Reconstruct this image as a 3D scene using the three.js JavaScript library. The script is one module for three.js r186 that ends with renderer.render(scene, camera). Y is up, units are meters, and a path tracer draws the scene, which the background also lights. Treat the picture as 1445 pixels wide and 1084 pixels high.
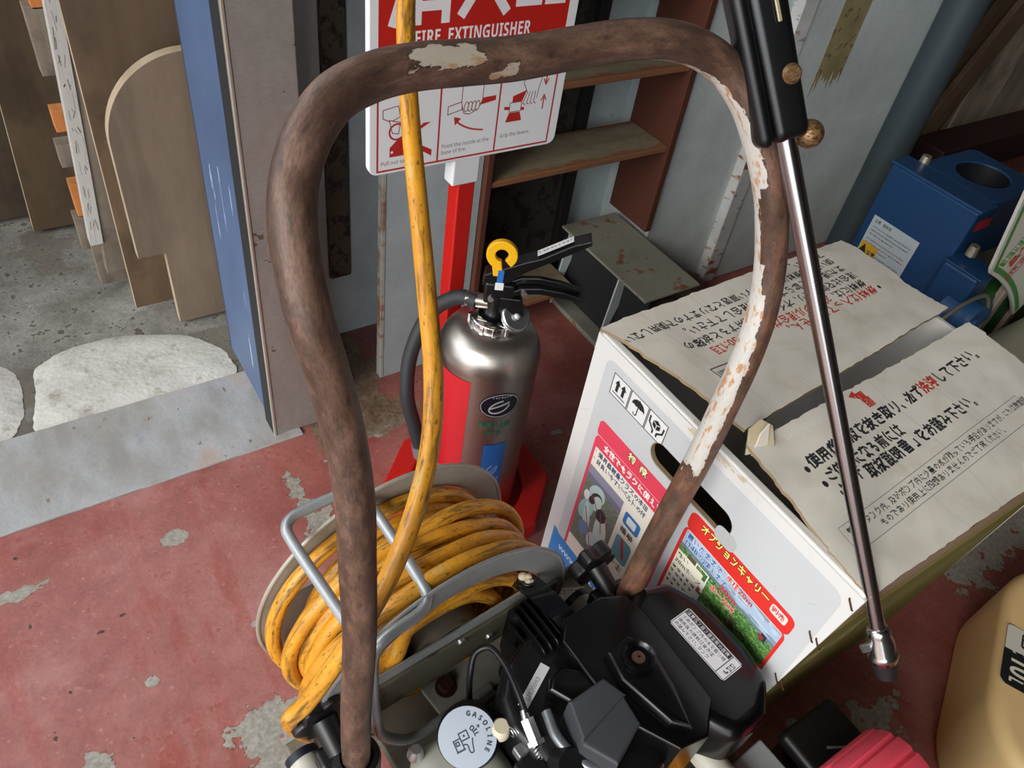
import * as THREE from 'three';
import { RoundedBoxGeometry } from 'three/addons/geometries/RoundedBoxGeometry.js';
import { mergeGeometries, mergeVertices, toCreasedNormals } from 'three/addons/utils/BufferGeometryUtils.js';

// ---------------------------------------------------------------- camera, sky, light, exposure
const scene = new THREE.Scene();
const camera = new THREE.PerspectiveCamera(53.13, 1445 / 1084, 0.05, 60);
camera.position.set(0, 1.06, 0);
camera.up.set(0.29684722, 0.71105945, -0.63739798);
camera.lookAt(0.46080808, 1.06 - 0.69129008, -0.55657338);
scene.add(camera);
const renderer = new THREE.WebGLRenderer({ antialias: true });
renderer.toneMapping = THREE.LinearToneMapping;
renderer.toneMappingExposure = 1.0;
renderer.shadowMap.enabled = true;
renderer.shadowMap.type = THREE.PCFSoftShadowMap;
scene.background = new THREE.Color().setRGB(3.0, 3.1, 3.28);          // overcast sky, seen through the gate and the doorway
const sun = new THREE.DirectionalLight(0xfff8ee, 2.3);                // unseen veiled sun, placed for a wide, soft glow from the gate side
sun.position.set(-4.2, 3.3, 1.5); sun.target.position.set(.3, .3, -.3); sun.castShadow = true; sun.shadow.radius = 55; sun.shadow.mapSize.set(2048, 2048);
Object.assign(sun.shadow.camera, { left: -3.5, right: 3.5, top: 3, bottom: -3, near: .1, far: 12 }); scene.add(sun, sun.target);

// ---------------------------------------------------------------- small tools
const V = (x, y, z) => new THREE.Vector3(x, y, z);
const V2 = (x, y) => new THREE.Vector2(x, y);
const PI = Math.PI, R = THREE.MathUtils.degToRad, clamp = THREE.MathUtils.clamp, lerp = THREE.MathUtils.lerp, sstep = THREE.MathUtils.smoothstep;
let seedState = 12345;
const rnd = (a = 0, b = 1) => { seedState = (seedState * 1664525 + 1013904223) >>> 0; return a + (b - a) * seedState / 4294967296; };
const reseed = (s) => { seedState = s >>> 0; };

// tileable value noise, 512 px
function noiseTile(freq, oct, seed, gain = 0.5) {
  const S = 512, out = new Float32Array(S * S);
  let amp = 1, tot = 0;
  for (let o = 0; o < oct; o++) {
    const f = freq << o, g = new Float32Array(f * f);
    reseed(seed + o * 7919);
    for (let i = 0; i < g.length; i++) g[i] = rnd();
    for (let y = 0; y < S; y++) {
      const fy = y * f / S, iy = Math.floor(fy), ty = fy - iy, sy = ty * ty * (3 - 2 * ty), r0 = (iy % f) * f, r1 = ((iy + 1) % f) * f;
      for (let x = 0; x < S; x++) {
        const fx = x * f / S, ix = Math.floor(fx), tx = fx - ix, sx = tx * tx * (3 - 2 * tx), a = ix % f, b = (ix + 1) % f;
        out[y * S + x] += amp * ((g[r0 + a] * (1 - sx) + g[r0 + b] * sx) * (1 - sy) + (g[r1 + a] * (1 - sx) + g[r1 + b] * sx) * sy);
      }
    }
    tot += amp; amp *= gain;
  }
  for (let i = 0; i < out.length; i++) out[i] /= tot;
  return out;
}
const NA = noiseTile(4, 6, 11, 0.55), NB = noiseTile(8, 6, 77, 0.6), NC = noiseTile(32, 4, 301, 0.6), ND = noiseTile(128, 2, 555, 0.6);
function ns(n, u, v) {
  let x = (u - Math.floor(u)) * 512, y = (v - Math.floor(v)) * 512;
  const ix = x | 0, iy = y | 0, tx = x - ix, ty = y - iy, a = ix & 511, b = (ix + 1) & 511, c = (iy & 511) * 512, d = ((iy + 1) & 511) * 512;
  return (n[c + a] * (1 - tx) + n[c + b] * tx) * (1 - ty) + (n[d + a] * (1 - tx) + n[d + b] * tx) * ty;
}
function setTex(t, color, wrap = THREE.RepeatWrapping) {
  t.wrapS = t.wrapT = wrap; t.magFilter = THREE.LinearFilter; t.minFilter = THREE.LinearMipmapLinearFilter; t.generateMipmaps = true;
  if (color) t.colorSpace = THREE.SRGBColorSpace;
  t.needsUpdate = true; return t;
}
function texOf(w, h, fn, color = true, wrap = THREE.RepeatWrapping) {
  const d = new Uint8Array(w * h * 4), o = [0, 0, 0];
  for (let y = 0, i = 0; y < h; y++) for (let x = 0; x < w; x++, i += 4) {
    fn((x + 0.5) / w, (y + 0.5) / h, o);
    d[i] = clamp(o[0], 0, 255); d[i + 1] = clamp(o[1], 0, 255); d[i + 2] = clamp(o[2], 0, 255); d[i + 3] = 255;
  }
  return setTex(new THREE.DataTexture(d, w, h, THREE.RGBAFormat), color, wrap);
}
const mixc = (o, a, b, t) => { for (let i = 0; i < 3; i++) o[i] = a[i] + (b[i] - a[i]) * t; return o; };
function canvasTex(w, h, draw) {
  const c = document.createElement('canvas'); c.width = w; c.height = h;
  const g = c.getContext('2d'); draw(g, w, h);
  const t = new THREE.CanvasTexture(c); return setTex(t, true, THREE.ClampToEdgeWrapping);
}
const M = (hex, rough = 0.6, metal = 0, extra = {}) => new THREE.MeshStandardMaterial({ color: hex, roughness: rough, metalness: metal, side: THREE.DoubleSide, ...extra });
const P = (hex, rough = 0.6, metal = 0, extra = {}) => new THREE.MeshPhysicalMaterial({ color: hex, roughness: rough, metalness: metal, side: THREE.DoubleSide, ...extra });
const T = (map, rough = 0.7, metal = 0, extra = {}) => new THREE.MeshStandardMaterial({ map, roughness: rough, metalness: metal, side: THREE.DoubleSide, ...extra });

// geometry helpers
const plain = (g) => { const q = g.index ? g.toNonIndexed() : g; for (const k of Object.keys(q.attributes)) if (!['position', 'normal', 'uv'].includes(k)) q.deleteAttribute(k); q.clearGroups?.(); return q; };
const join = (...gs) => mergeGeometries(gs.flat().map(plain), false);
// uv in metres by the way each face points; s = metres per texture
function boxUV(g, s = 1) {
  g = plain(g); const p = g.attributes.position, uv = new Float32Array(p.count * 2), a = V(0, 0, 0), b = V(0, 0, 0), c = V(0, 0, 0), n = V(0, 0, 0);
  for (let i = 0; i < p.count; i += 3) {
    a.fromBufferAttribute(p, i); b.fromBufferAttribute(p, i + 1); c.fromBufferAttribute(p, i + 2);
    n.copy(b).sub(a).cross(c.clone().sub(a)); const x = Math.abs(n.x), y = Math.abs(n.y), z = Math.abs(n.z);
    [a, b, c].forEach((q, k) => { const w = y >= x && y >= z ? [q.x, q.z] : x >= z ? [q.z, q.y] : [q.x, q.y]; uv[(i + k) * 2] = w[0] / s; uv[(i + k) * 2 + 1] = w[1] / s; });
  }
  g.setAttribute('uv', new THREE.BufferAttribute(uv, 2)); return g;
}
const bx = (x0, x1, y0, y1, z0, z1, r = 0) => {
  const w = Math.abs(x1 - x0), h = Math.abs(y1 - y0), d = Math.abs(z1 - z0);
  const g = r > 0 ? new RoundedBoxGeometry(w, h, d, 3, Math.min(r, w / 2.01, h / 2.01, d / 2.01)) : new THREE.BoxGeometry(w, h, d);
  return g.translate((x0 + x1) / 2, (y0 + y1) / 2, (z0 + z1) / 2);
};
const UPV = V(0, 1, 0);
// cylinder (or cone) between two points
const cyl = (a, b, r0, r1 = r0, seg = 24, open = false) => {
  const d = b.clone().sub(a), g = new THREE.CylinderGeometry(r1, r0, d.length(), seg, 1, open);
  return g.applyQuaternion(new THREE.Quaternion().setFromUnitVectors(UPV, d.clone().normalize())).translate((a.x + b.x) / 2, (a.y + b.y) / 2, (a.z + b.z) / 2);
};
const aim = (g, at, dir) => g.applyQuaternion(new THREE.Quaternion().setFromUnitVectors(UPV, dir.clone().normalize())).translate(at.x, at.y, at.z);
const curveOf = (pts, tension = 0.5, closed = false) => new THREE.CatmullRomCurve3(pts, closed, 'centripetal', tension);
const tube = (pts, r, seg = 80, rad = 16, closed = false) => new THREE.TubeGeometry(curveOf(pts, 0.5, closed), seg, r, rad, closed);
// rounds the corners of a polyline: returns points for tube()
function bent(pts, r) {
  const out = [pts[0].clone()];
  for (let i = 1; i < pts.length - 1; i++) {
    const p = pts[i], a = pts[i - 1].clone().sub(p), b = pts[i + 1].clone().sub(p), k = Math.min(r, a.length() * 0.45, b.length() * 0.45);
    const s = p.clone().addScaledVector(a.normalize(), k), e = p.clone().addScaledVector(b.normalize(), k);
    for (let t = 0; t <= 1.001; t += 0.25) out.push(s.clone().multiplyScalar((1 - t) ** 2).addScaledVector(p, 2 * t * (1 - t)).addScaledVector(e, t * t));
  }
  out.push(pts[pts.length - 1].clone()); return out;
}
const lathe = (prof, seg = 48) => new THREE.LatheGeometry(prof.map((p) => V2(p[0], p[1])), seg);
const poly = (pts) => { const s = new THREE.Shape(); pts.forEach((p, i) => (i ? s.lineTo(p[0], p[1]) : s.moveTo(p[0], p[1]))); s.closePath(); return s; };
const extr = (shape, depth, bevel = 0, seg = 3) => new THREE.ExtrudeGeometry(shape, { depth, bevelEnabled: bevel > 0, bevelSize: bevel, bevelThickness: bevel, bevelSegments: seg, curveSegments: 24 });
const roundRect = (w, h, r, cx = 0, cy = 0) => {
  const s = new THREE.Shape(), x = cx - w / 2, y = cy - h / 2;
  s.moveTo(x + r, y); s.lineTo(x + w - r, y); s.quadraticCurveTo(x + w, y, x + w, y + r); s.lineTo(x + w, y + h - r); s.quadraticCurveTo(x + w, y + h, x + w - r, y + h);
  s.lineTo(x + r, y + h); s.quadraticCurveTo(x, y + h, x, y + h - r); s.lineTo(x, y + r); s.quadraticCurveTo(x, y, x + r, y); return s;
};
// uv of a flat shape mapped to 0..1 over its own bounds
function unitUV(g) {
  g.computeBoundingBox(); const b = g.boundingBox, p = g.attributes.position, uv = new Float32Array(p.count * 2);
  for (let i = 0; i < p.count; i++) { uv[2 * i] = (p.getX(i) - b.min.x) / (b.max.x - b.min.x); uv[2 * i + 1] = (p.getY(i) - b.min.y) / (b.max.y - b.min.y); }
  g.setAttribute('uv', new THREE.BufferAttribute(uv, 2)); return g;
}
const smooth = (g, ang = 0.7) => { g = plain(g); g.scale(1000, 1000, 1000); g = toCreasedNormals(g, ang); return g.scale(.001, .001, .001); };

// ---------------------------------------------------------------- naming
const taken = new Map();
function numbered(n) { const k = taken.get(n) ?? 0; taken.set(n, k + 1); return k ? n + '_' + String(k).padStart(3, '0') : n; }
const shade = (o) => { o.traverse((m) => { if (m.isMesh) { m.castShadow = true; m.receiveShadow = true; } }); return o; };
function thing(name, label, category, [x, y, z] = [0, 0, 0], turn = 0, group) {
  const o = new THREE.Group(); o.name = numbered(name); o.position.set(x, y, z); o.rotation.y = turn;
  o.userData = { label, category }; if (group) o.userData.group = group;
  scene.add(o); return o;
}
function part(name, geo, mat, parent, label) {
  const m = new THREE.Mesh(geo, mat); m.name = name; if (label) m.userData.label = label;
  m.castShadow = m.receiveShadow = true; parent.add(m); return m;
}
function struct(name, geo, mat) { const m = part(name, geo, mat, scene); m.userData.kind = 'structure'; return m; }

// ---------------------------------------------------------------- Japanese lettering drawn stroke by stroke on a ten by ten grid
const KANA = {}, KANJI = {};
const learn = (book, text) => text.trim().split('\n').forEach((l) => { const w = l.trim().split(' '); book[w[0]] = w.slice(1); });
learn(KANA, `
あ bcic eaedfi hdfhcjbhdfgfjgihgj
い bbbfdidg hbjf
う dagb bddchdhfej
え dafb cdhdbjeggjjj
お bcgc eaehdjbibgfeiejghj hbjd
が bdhdgjej ebbj hbjf iajb
き bcic beje eahg cgbidjhj
く hacehj
こ cchc bgdihi
ご cchd bgdihi haib jajc
さ bdid eahg cgbidjhj
し cachdjgjih
す acjc gagffeehggfiej
ず acic gagffeehggfiej iajb
せ aeje gaggfg caciejij
た bcgc eabj fdjd fgfhhjjj
だ bcgc eabj fdid fgfhhjjj iajb
っ bfegigihfjdj
て abjbfdegfigj
で abjbfdegfigj hdie jdje
と caee hccfchdiij
な abgb daae hbjd gdghfjdidhghjj
に cabdbgci ecic efehgijj
の fcehchbfdcgcjejhgj
は cabdbgcj ecjc hahhfjeigijj
び abebbfciehgbif haib jajb
ま bbib bdid fafhdjbifhij
み bbfbchbibgjg iegj
も ebehgjijih bdhd bfhf
や aegcieifgg fafc cbgj
よ fdid fafhdjbifhij
ら dagb cccgffihgjdj
り cbcf hbhggiej
る bbhbbfgeiggjeifh
れ cacj acecagedgehijj
を bbib eabfegfh jddgejij
ん fabjefffghiiji
`);
learn(KANJI, `
。 bhahajbjbh
、 ahbj
・ ddee
「 daga dadf
」 gegj djgj
ア bbibgegf ecbj
イ haaf ecej
オ acjc gagj gcai
ガ acichgfi eacfaj iajb
キ acic agig dagj
ク dabe ccichgcj
サ acjc cacf hahgdj
シ bbdc adde bjfihc
ス bbibaj ffjj
ソ bbce iahfcj
タ dabe ccichgcj dfgh
チ gabb aeje fbfgcj
ト cacj ceig
プ bbhbgfcj iajajbibia
ベ aecdjh gbhc hajb
ホ acjc eaej cfai gfii
ポ acjc eaej cfai gfii iajajbibia
ャ bfifgh ddfj
ョ cdhdhjcj cghg
ラ caia bdidgicj
リ cbcf hbhggiej
ル cbcgaj fafjjg
ン bbec bjfihc
ー aeje
使 caae bcbj dbjb edegjgjded gagffidj ehjj
用 bbbgaj bbibij bdid bgig ebej
後 cbad cdag bfbj fadcfe iaeeif gfdi fgigej ghjj
液 aabb adbe bgaj cbjb fafb ecbf dedj gdidhhej fgjj
抜 cacibj acec agef ecjc gafhdj feieej fgjj
取 aafa babh eaej bded bfef aigh fbjbhhfj gdjj
必 hbbj dchdejijig afag jeih dbec
洗 aabb adbe bgaj ebdd ecic gagf dfjf fffhdj hfhijji
浄 aabb adbe bgaj fadc fbibhc ecicig dfif gcgjfj dgig
下 abjb ebej eeig
前 cadb hagb acjc bebj beeeej bgeg gegh ieijhj
扱 cacibj acec agef fbibheidgh ffgifj ffej fgjj
説 bada acec bede bgdgdjbjbg fagb iahb fdfgigidfd gggiej hghjjj
明 abdbdiaiab aede fbfgej fbibij fdid ffif
書 caiaie acjc beie fafg bgig chihijcjch
読 bada acec bede bgdgdjbjbg fbjb haha hahd gdid fefg fejejg ggfj hghjjj
混 aabb adbe bgaj eaiaieeeea ecic efej egge ejgi hfhjjj
合 faae fajd dege cgigijcjcg
比 bbbjdi bede gagjjj jcge
燃 bcaf dcce cacgaj cgdj faee fchcei gdid iahj hegg
料 acbd ecdd aeee cacj ceah ceeh gbhc gdhe fhjg iaij
入 dbfb fbfdaj fcjj
故 adfd cacg bgegejbjbg haff gcjc idfj gejj
障 aaaj aadabddfbg gagb ebjb fbfc ibic dejc efififiheh dijh gfgj
原 abjb bbbgaj ddidihdhdd dfif fhfj dhcj hhij
因 bbibijbjbb ddhd fcfeci feih
量 cahahdcdca cbhb aeje bfifihbhbf bgig fffj ajjj
分 daae gajd bfhfhjfj efbj
誤 bada acec bede bgdgdjbjbg fbibidfd fffj djjh
特 bbac acec aged cacj fbjb hahd fdjd ffjf ifijhj ghhi
徴 cbad cdag bfbj fafc dbdcgcgb dege dgfg fgfj haif hcjc idfj gfjj
女 eacfhj hcfibj adjd
性 babj abac dbdd ebdd ecjc gagj efif djjj
業 eaec gagc bacb iahb acjc beie cgig afjf fdfj fgaj fgjj
界 caiaiececa ccic fafe feag feig dgcj hghj
最 cahahdcdca cbhb aeje bebj dedj bgdg bidi ajej fgjgfj fhjj
軽 abeb bcbgegecbc beee ahfh cacj fbjbfe gbje gfif hehj fjjj
本 acjc fafj fcah fcjh dhhh
背 dade gage acdc ggib bfbj bfhfhj bhhh
負 dabc dbgbfd bdhdhhbhbd bfhf dhbj fhij
補 bacb acdcaf bebj bedg ebjb gagj edej edidij efjf ehjh
助 bbbh bbebeh bded bfef ahfg fdjdiifi haheej
置 baiaicbcba eaec gagc adjd ceieihchce bebjjj cfif
半 cbdd hbgd bdid afjf fafj
径 cbad cdag bfbj eaiafe fbje egig gfgj djjj
付 caae bcbj ddjd hahjgj eegg
別 abebeeaeab cebj bfefdj gbgg jajjij
売 bbib fafd cdhd aeag aejejg dgcj gggjjj
消 aabb adbe bgaj gagd eafc jahc ededejej edjdjj efjf ehjh
火 bcbe icge fafdbj fejj
器 aaeaecacaa gajajcgcga aeje fcfeag fejg agegejajag ggjgjjgjgg
内 bcicijhj bcbj fafedg fehg
及 bbhbgejehhej cbcgaj cfij
少 fafe ccbe gcie hfbj
水 fafjej bdedbi ibfe fejj
残 aaea cabg ccec edaj gbjb fdjd haij jefj
場 aded cacg ahfg fajajdfdfa fbjb eeje fgjgij hgfj
検 acec cacj ceah gaee gajd fdid feieifff ggej hgjj
査 acjc fafe fcae fcje cfhfhjcjcf ajjj chhh
時 abdbdhahab aede fbjb hahd fdjd ffjf ifijhj ghhi
上 fafj feie ajjj
問 aaaj aaeaedad gajajj gajd dfhfhidi df
題 abebedabad aeeeae cecj ajej faja gbjbjhghgb gdjd gfjf
了 bbibfdfjej
承 bbib fbfj cehe cghg adcdaj jcfejj
注 aabb adbe bgaj fagb ecjc effj fjif fcfj djjj
意 fafb bbib dbdc hbhc acjc cdhdhgcgcd cehe bhbj dhdjhjhi
新 bbeb cabd acec aeee cbcj hafcfj feje hehj
日 bbibijbjbb bfif
月 cbcgaj cbibijhj cdid cfif
金 faad fajd dede cghg fdfj ajjj
小 fafjej cdbg hdjg
現 aaea acec aeee cacj fagajfggfa gcjc gfej hhjj
`);
const GENERIC = ['acjc eaej bgig bjij', 'babj daja djjj dajj gegj', 'bbibijbjbb bfif fbfj', 'cabd adje ehjh gagj acfc', 'aaea caci aiei gajajjgj gdjd ggjg'].map((s) => s.split(' '));
function glyph(g, ch, x, y, s, wt) {
  const soft = KANA[ch], st = soft || KANJI[ch] || GENERIC[ch.charCodeAt(0) % GENERIC.length];
  if (ch === '。') { g.lineWidth = wt * .7; g.beginPath(); g.arc(x + s * .2, y + s * .8, s * .1, 0, 7); g.stroke(); return; }
  g.lineWidth = wt; g.lineCap = soft ? 'round' : 'square'; g.lineJoin = soft ? 'round' : 'miter';
  const k = s * 0.088, px = (c) => (c.charCodeAt(0) - 97) * k + x + s * 0.06;
  const py = (c) => (c.charCodeAt(0) - 97) * k + y + s * 0.06;
  for (const w of st) {
    g.beginPath();
    const n = w.length >> 1, q = [];
    for (let i = 0; i < n; i++) q.push([px(w[2 * i]), py(w[2 * i + 1])]);
    g.moveTo(...q[0]);
    if (soft && n > 2) { for (let i = 1; i < n - 1; i++) { const m = i === n - 2 ? q[n - 1] : [(q[i][0] + q[i + 1][0]) / 2, (q[i][1] + q[i + 1][1]) / 2]; g.quadraticCurveTo(q[i][0], q[i][1], m[0], m[1]); } } else for (let i = 1; i < n; i++) g.lineTo(...q[i]);
    g.stroke();
  }
}
// a line of text: s = character size, squeeze = advance as a share of it; Latin characters come from the font
function write(g, text, x, y, s, color, bold = 0.1, squeeze = 1, font = 'sans-serif') {
  g.fillStyle = g.strokeStyle = color; let cx = x;
  for (const ch of text) {
    if (ch === ' ') { cx += s * 0.5 * squeeze; continue; }
    if (ch.charCodeAt(0) < 256) { g.font = 'bold ' + s * 0.98 + 'px ' + font; g.fillText(ch, cx, y + s * 0.87); cx += g.measureText(ch).width * 1.02; continue; }
    if (squeeze !== 1) { g.save(); g.translate(cx, 0); g.scale(squeeze, 1); glyph(g, ch, 0, y, s, s * bold); g.restore(); } else glyph(g, ch, cx, y, s, s * bold);
    cx += s * squeeze * (ch === '、' || ch === '。' ? 0.72 : 1);
  }
  return cx;
}
const tinyLines = (g, x, y, w, lines, pitch, s, color) => { g.fillStyle = color; for (let i = 0; i < lines; i++) { let cx = x; const end = x + w * (i % 3 === 2 ? 0.6 : 0.97); while (cx < end) { const l = rnd(0.5, 1) * s; g.fillRect(cx, y + i * pitch + rnd(0, s * 0.15), l, s * 0.28); g.fillRect(cx + l * 0.2, y + i * pitch + s * 0.4, l * 0.7, s * 0.25); cx += s * 1.15; } } };

// ---------------------------------------------------------------- surface textures
const floorTex = (() => {   // 2 m by 2 m of worn red floor paint; bare concrete shows where it has flaked off
  const chips = [[.039, -.789, .018, .013], [-.173, -.794, .03, .009], [.052, -.45, .03, .03], [.098, -.443, .035, .02], [.104, -.397, .045, .03], [.065, -.39, .045, .03], [.238, -.80, .014, .035], [.237, -.756, .018, .02], [.251, -.717, .02, .03], [.262, -.69, .012, .02], [-.135, -.50, .02, .016], [-.047, -.577, .007, .006], [1.238, -.132, .09, .05], [.8, -.03, .05, .03], [.683, -.056, .05, .03], [-.229, -.52, .02, .015], [.42, -.86, .03, .02], [.33, -.83, .02, .015], [-.5, -.2, .1, .06], [1.0, .2, .1, .08], [.2, .2, .12, .07]];
  return texOf(2048, 2048, (u, v, o) => {
    const x = u * 2 - 0.7, z = -(v * 2 - 0.6);
    const a = ns(NA, u * 1.3, v * 1.3), b = ns(NB, u * 3 + .3, v * 3), c = ns(NC, u * 3, v * 3), d = ns(ND, u * 4, v * 4), e = ns(NB, u * 7 + .1, v * 1.6 + .4);
    mixc(o, [142, 82, 75], [168, 114, 107], clamp((a - .34) * 2.6, 0, 1));
    const worn = clamp((b - .5) * 3.4, 0, 1); mixc(o, o, [180, 132, 126], worn * .5);
    const red = clamp((e - .56) * 5, 0, 1); mixc(o, o, [148, 66, 56], red * .55);
    if (d > .83) mixc(o, o, [188, 160, 152], .4);
    if (c > .76) mixc(o, o, [124, 58, 50], .4);
    const g = (c - .5) * 22 + (d - .5) * 16; o[0] += g; o[1] += g * .8; o[2] += g * .8;
    let f = -1;
    for (const [cx, cz, rx, rz] of chips) { const q = 1 - Math.hypot((x - cx) / rx, (z - cz) / rz); if (q > f) f = q; }
    f += (ns(NB, u * 9, v * 9) - .5) * 2.0 + (ns(NC, u * 5, v * 5) - .5) * 1.5;
    const sp = ns(NC, u * 1.1 + .5, v * 1.1);
    if (f > .02 || sp > .85) { const t = 150 + (d - .5) * 46 + (b - .5) * 40; o[0] = t; o[1] = t - 3; o[2] = t - 13; }
    else if (f > -.05) { o[0] *= .82; o[1] *= .72; o[2] *= .7; }
    const dirt = Math.min((x - .30) / .03, (.50 - x) / .06, (-.84 - z) / .06) + (b - .5) * 2.2 + (c - .5) * 1.2; if (dirt > 0) { const w = clamp(dirt * 3, 0, 1) * .9, t = (d - .5) * 50 + (c - .5) * 60; mixc(o, o, [112 + t, 98 + t, 80 + t], w); }
    const pit = ns(NC, u * 2.3 + .2, v * 2.3 + .7); if (pit > .84) { o[0] = 62; o[1] = 44; o[2] = 38; }
  }, true, THREE.MirroredRepeatWrapping);
})();
floorTex.repeat.set(.5, .5); floorTex.offset.set(.35, .3);
const grain = texOf(512, 512, (u, v, o) => { const t = 40 + 170 * ns(NB, u, v) + 50 * (ns(ND, u, v) - .5); o[0] = o[1] = o[2] = t; }, false);
const floorBump = grain.clone(); floorBump.repeat.set(3, 3); floorBump.needsUpdate = true;
const mFloor = T(floorTex, .42, 0, { bumpMap: floorBump, bumpScale: .0012 });

const concreteTex = texOf(1024, 1024, (u, v, o) => {
  const a = ns(NA, u, v), b = ns(NB, u * 2, v * 2), c = ns(NC, u * 2, v * 2), d = ns(ND, u * 3, v * 3);
  const t = 118 + (a - .5) * 60 + (b - .5) * 40 + (c - .5) * 34 + (d - .5) * 30; o[0] = t + 3; o[1] = t + 1; o[2] = t - 6;
  if (c > .72) { o[0] *= .62; o[1] *= .6; o[2] *= .57; }
  if (a < .36) mixc(o, o, [96, 88, 76], .5);
});
const mConcrete = T(concreteTex, .92, 0, { bumpMap: grain, bumpScale: .004 });
const mortarTex = texOf(1024, 1024, (u, v, o) => {
  const a = ns(NA, u, v), b = ns(NB, u * 2, v * 2), c = ns(NC, u, v), d = ns(ND, u * 2, v * 2);
  const t = 198 + (a - .5) * 50 + (b - .5) * 40 + (d - .5) * 20; o[0] = t; o[1] = t - 1; o[2] = t - 8;
  mixc(o, o, [150, 142, 128], clamp((c - .68) * 10, 0, 1) * .5 + clamp((.36 - b) * 8, 0, 1) * .4);
});
const mMortar = T(mortarTex, .9, 0, { bumpMap: grain, bumpScale: .005 });
const sillTex = texOf(1024, 512, (u, v, o) => {
  const a = ns(NA, u * 2, v), b = ns(NB, u * 2, v), c = ns(NC, u * 2, v), d = ns(ND, u * 4, v * 2);
  const t = 172 + (b - .5) * 44 + (d - .5) * 20; o[0] = t; o[1] = t + 2; o[2] = t + 4;
  const st = clamp((a - .46) * 7, 0, 1) * clamp((b - .40) * 5, 0, 1); mixc(o, o, [178, 142, 116], st * (.5 + c * .6)); mixc(o, o, [128, 124, 112], clamp((.47 - a) * 6, 0, 1) * .5);
  if (ns(NC, u * 2 + .4, v + .3) > .80) mixc(o, o, [110, 84, 66], .6); mixc(o, o, [120, 138, 158], clamp((ns(NB, u * 1.3 + .6, v * .8) - .56) * 7, 0, 1) * .5);
});
const mSill = T(sillTex, .52, .1, { bumpMap: grain, bumpScale: .0006 });
function rustSteel(base, rust, amount, seed, side = 640) {
  return texOf(side, side, (u, v, o) => {
    const a = ns(NA, u + seed, v), b = ns(NB, u * 2, v * 2 + seed), c = ns(NC, u + seed, v), d = ns(ND, u * 2, v * 2);
    const g = 1 + (a - .5) * .22 + (b - .5) * .14 + (d - .5) * .06; o[0] = base[0] * g; o[1] = base[1] * g; o[2] = base[2] * g;
    const r = clamp((b * .55 + c * .45 - (1 - amount)) * 14, 0, 1); mixc(o, o, [rust[0] * (.7 + c * .6), rust[1] * (.7 + c * .6), rust[2] * (.7 + c * .6)], r);
  });
}
const wallTex = rustSteel([190, 204, 206], [110, 82, 58], .30, .1, 1024);
const mWall = T(wallTex, .62);
const jambTex = texOf(512, 1024, (u, v, o) => {
  const a = ns(NA, u, v * .5), b = ns(NB, u * 2, v), c = ns(NC, u * .5, v), d = ns(ND, u, v * 2);
  const t = (a - .5) * 40 + (b - .5) * 26 + (d - .5) * 14; o[0] = 152 + t; o[1] = 147 + t; o[2] = 141 + t;
  mixc(o, o, [136, 112, 100], clamp((a - .5) * 5, 0, 1) * .5); if (c > .74) mixc(o, o, [86, 60, 48], .7);
});
const mJamb = T(jambTex, .5, .3);
const blueTex = texOf(512, 1024, (u, v, o) => {
  const a = ns(NA, u, v), d = ns(ND, u * 2, v * .4), c = ns(NC, u * 1.5, v * .12 + .3);
  const g = 1 + (a - .5) * .3 + (d - .5) * .1; o[0] = 74 * g; o[1] = 94 * g; o[2] = 126 * g; if (c > .71) mixc(o, o, [196, 208, 224], .7);
});
const mBlueDoor = T(blueTex, .45);
function woodTex(light, dark, s) {
  return texOf(512, 1024, (u, v, o) => {
    const w = ns(NB, u * 1.2 + s, v * .12 + s), r = .5 + .5 * Math.sin((u * 16 + w * 9) * 2.2), st = ns(NA, u + s, v * .6 + s), f = ns(ND, u * 3, v * .3), c = ns(NB, u * .8 + s, v * .8);
    mixc(o, dark, light, clamp(r * .3 + w * .5 + f * .25, 0, 1)); const k = .74 + st * .5; o[0] *= k; o[1] *= k; o[2] *= k;
    mixc(o, o, [o[0] * .6, o[1] * .58, o[2] * .55], clamp((.42 - c) * 5, 0, 1) * .6);
  });
}
const mPly = T(woodTex([124, 102, 78], [92, 73, 54], .1), .8), mPlyGrey = T(woodTex([126, 109, 92], [96, 80, 66], .45), .8), mPlyDark = T(woodTex([104, 84, 58], [72, 56, 38], .7), .85), mTimber = T(woodTex([150, 138, 122], [112, 100, 86], .9), .85), mOrangeWood = T(woodTex([196, 128, 66], [160, 96, 46], .3), .8);
const brownTex = rustSteel([86, 45, 29], [60, 40, 32], .36, .6), mBrown = T(brownTex, .72);
const shelfTex = texOf(1024, 256, (u, v, o) => {
  const a = ns(NA, u * 2, v), b = ns(NB, u * 4, v), d = ns(ND, u * 8, v * 2), e = Math.min(v, 1 - v);
  const t = (a - .5) * 44 + (b - .5) * 30 + (d - .5) * 20; o[0] = 140 + t; o[1] = 128 + t; o[2] = 104 + t;
  mixc(o, o, [136, 80, 48], clamp((.12 + (b - .5) * .3 - e) * 16, 0, 1) * .75);
});
const mShelf = T(shelfTex, .85);
const benchTex = rustSteel([138, 138, 124], [116, 74, 46], .4, .33), mBench = T(benchTex, .72);
const darkBoard = T(rustSteel([60, 56, 48], [34, 30, 26], .5, .8), .9);
const mDark = M(0x0c0c0d, .6);

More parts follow.
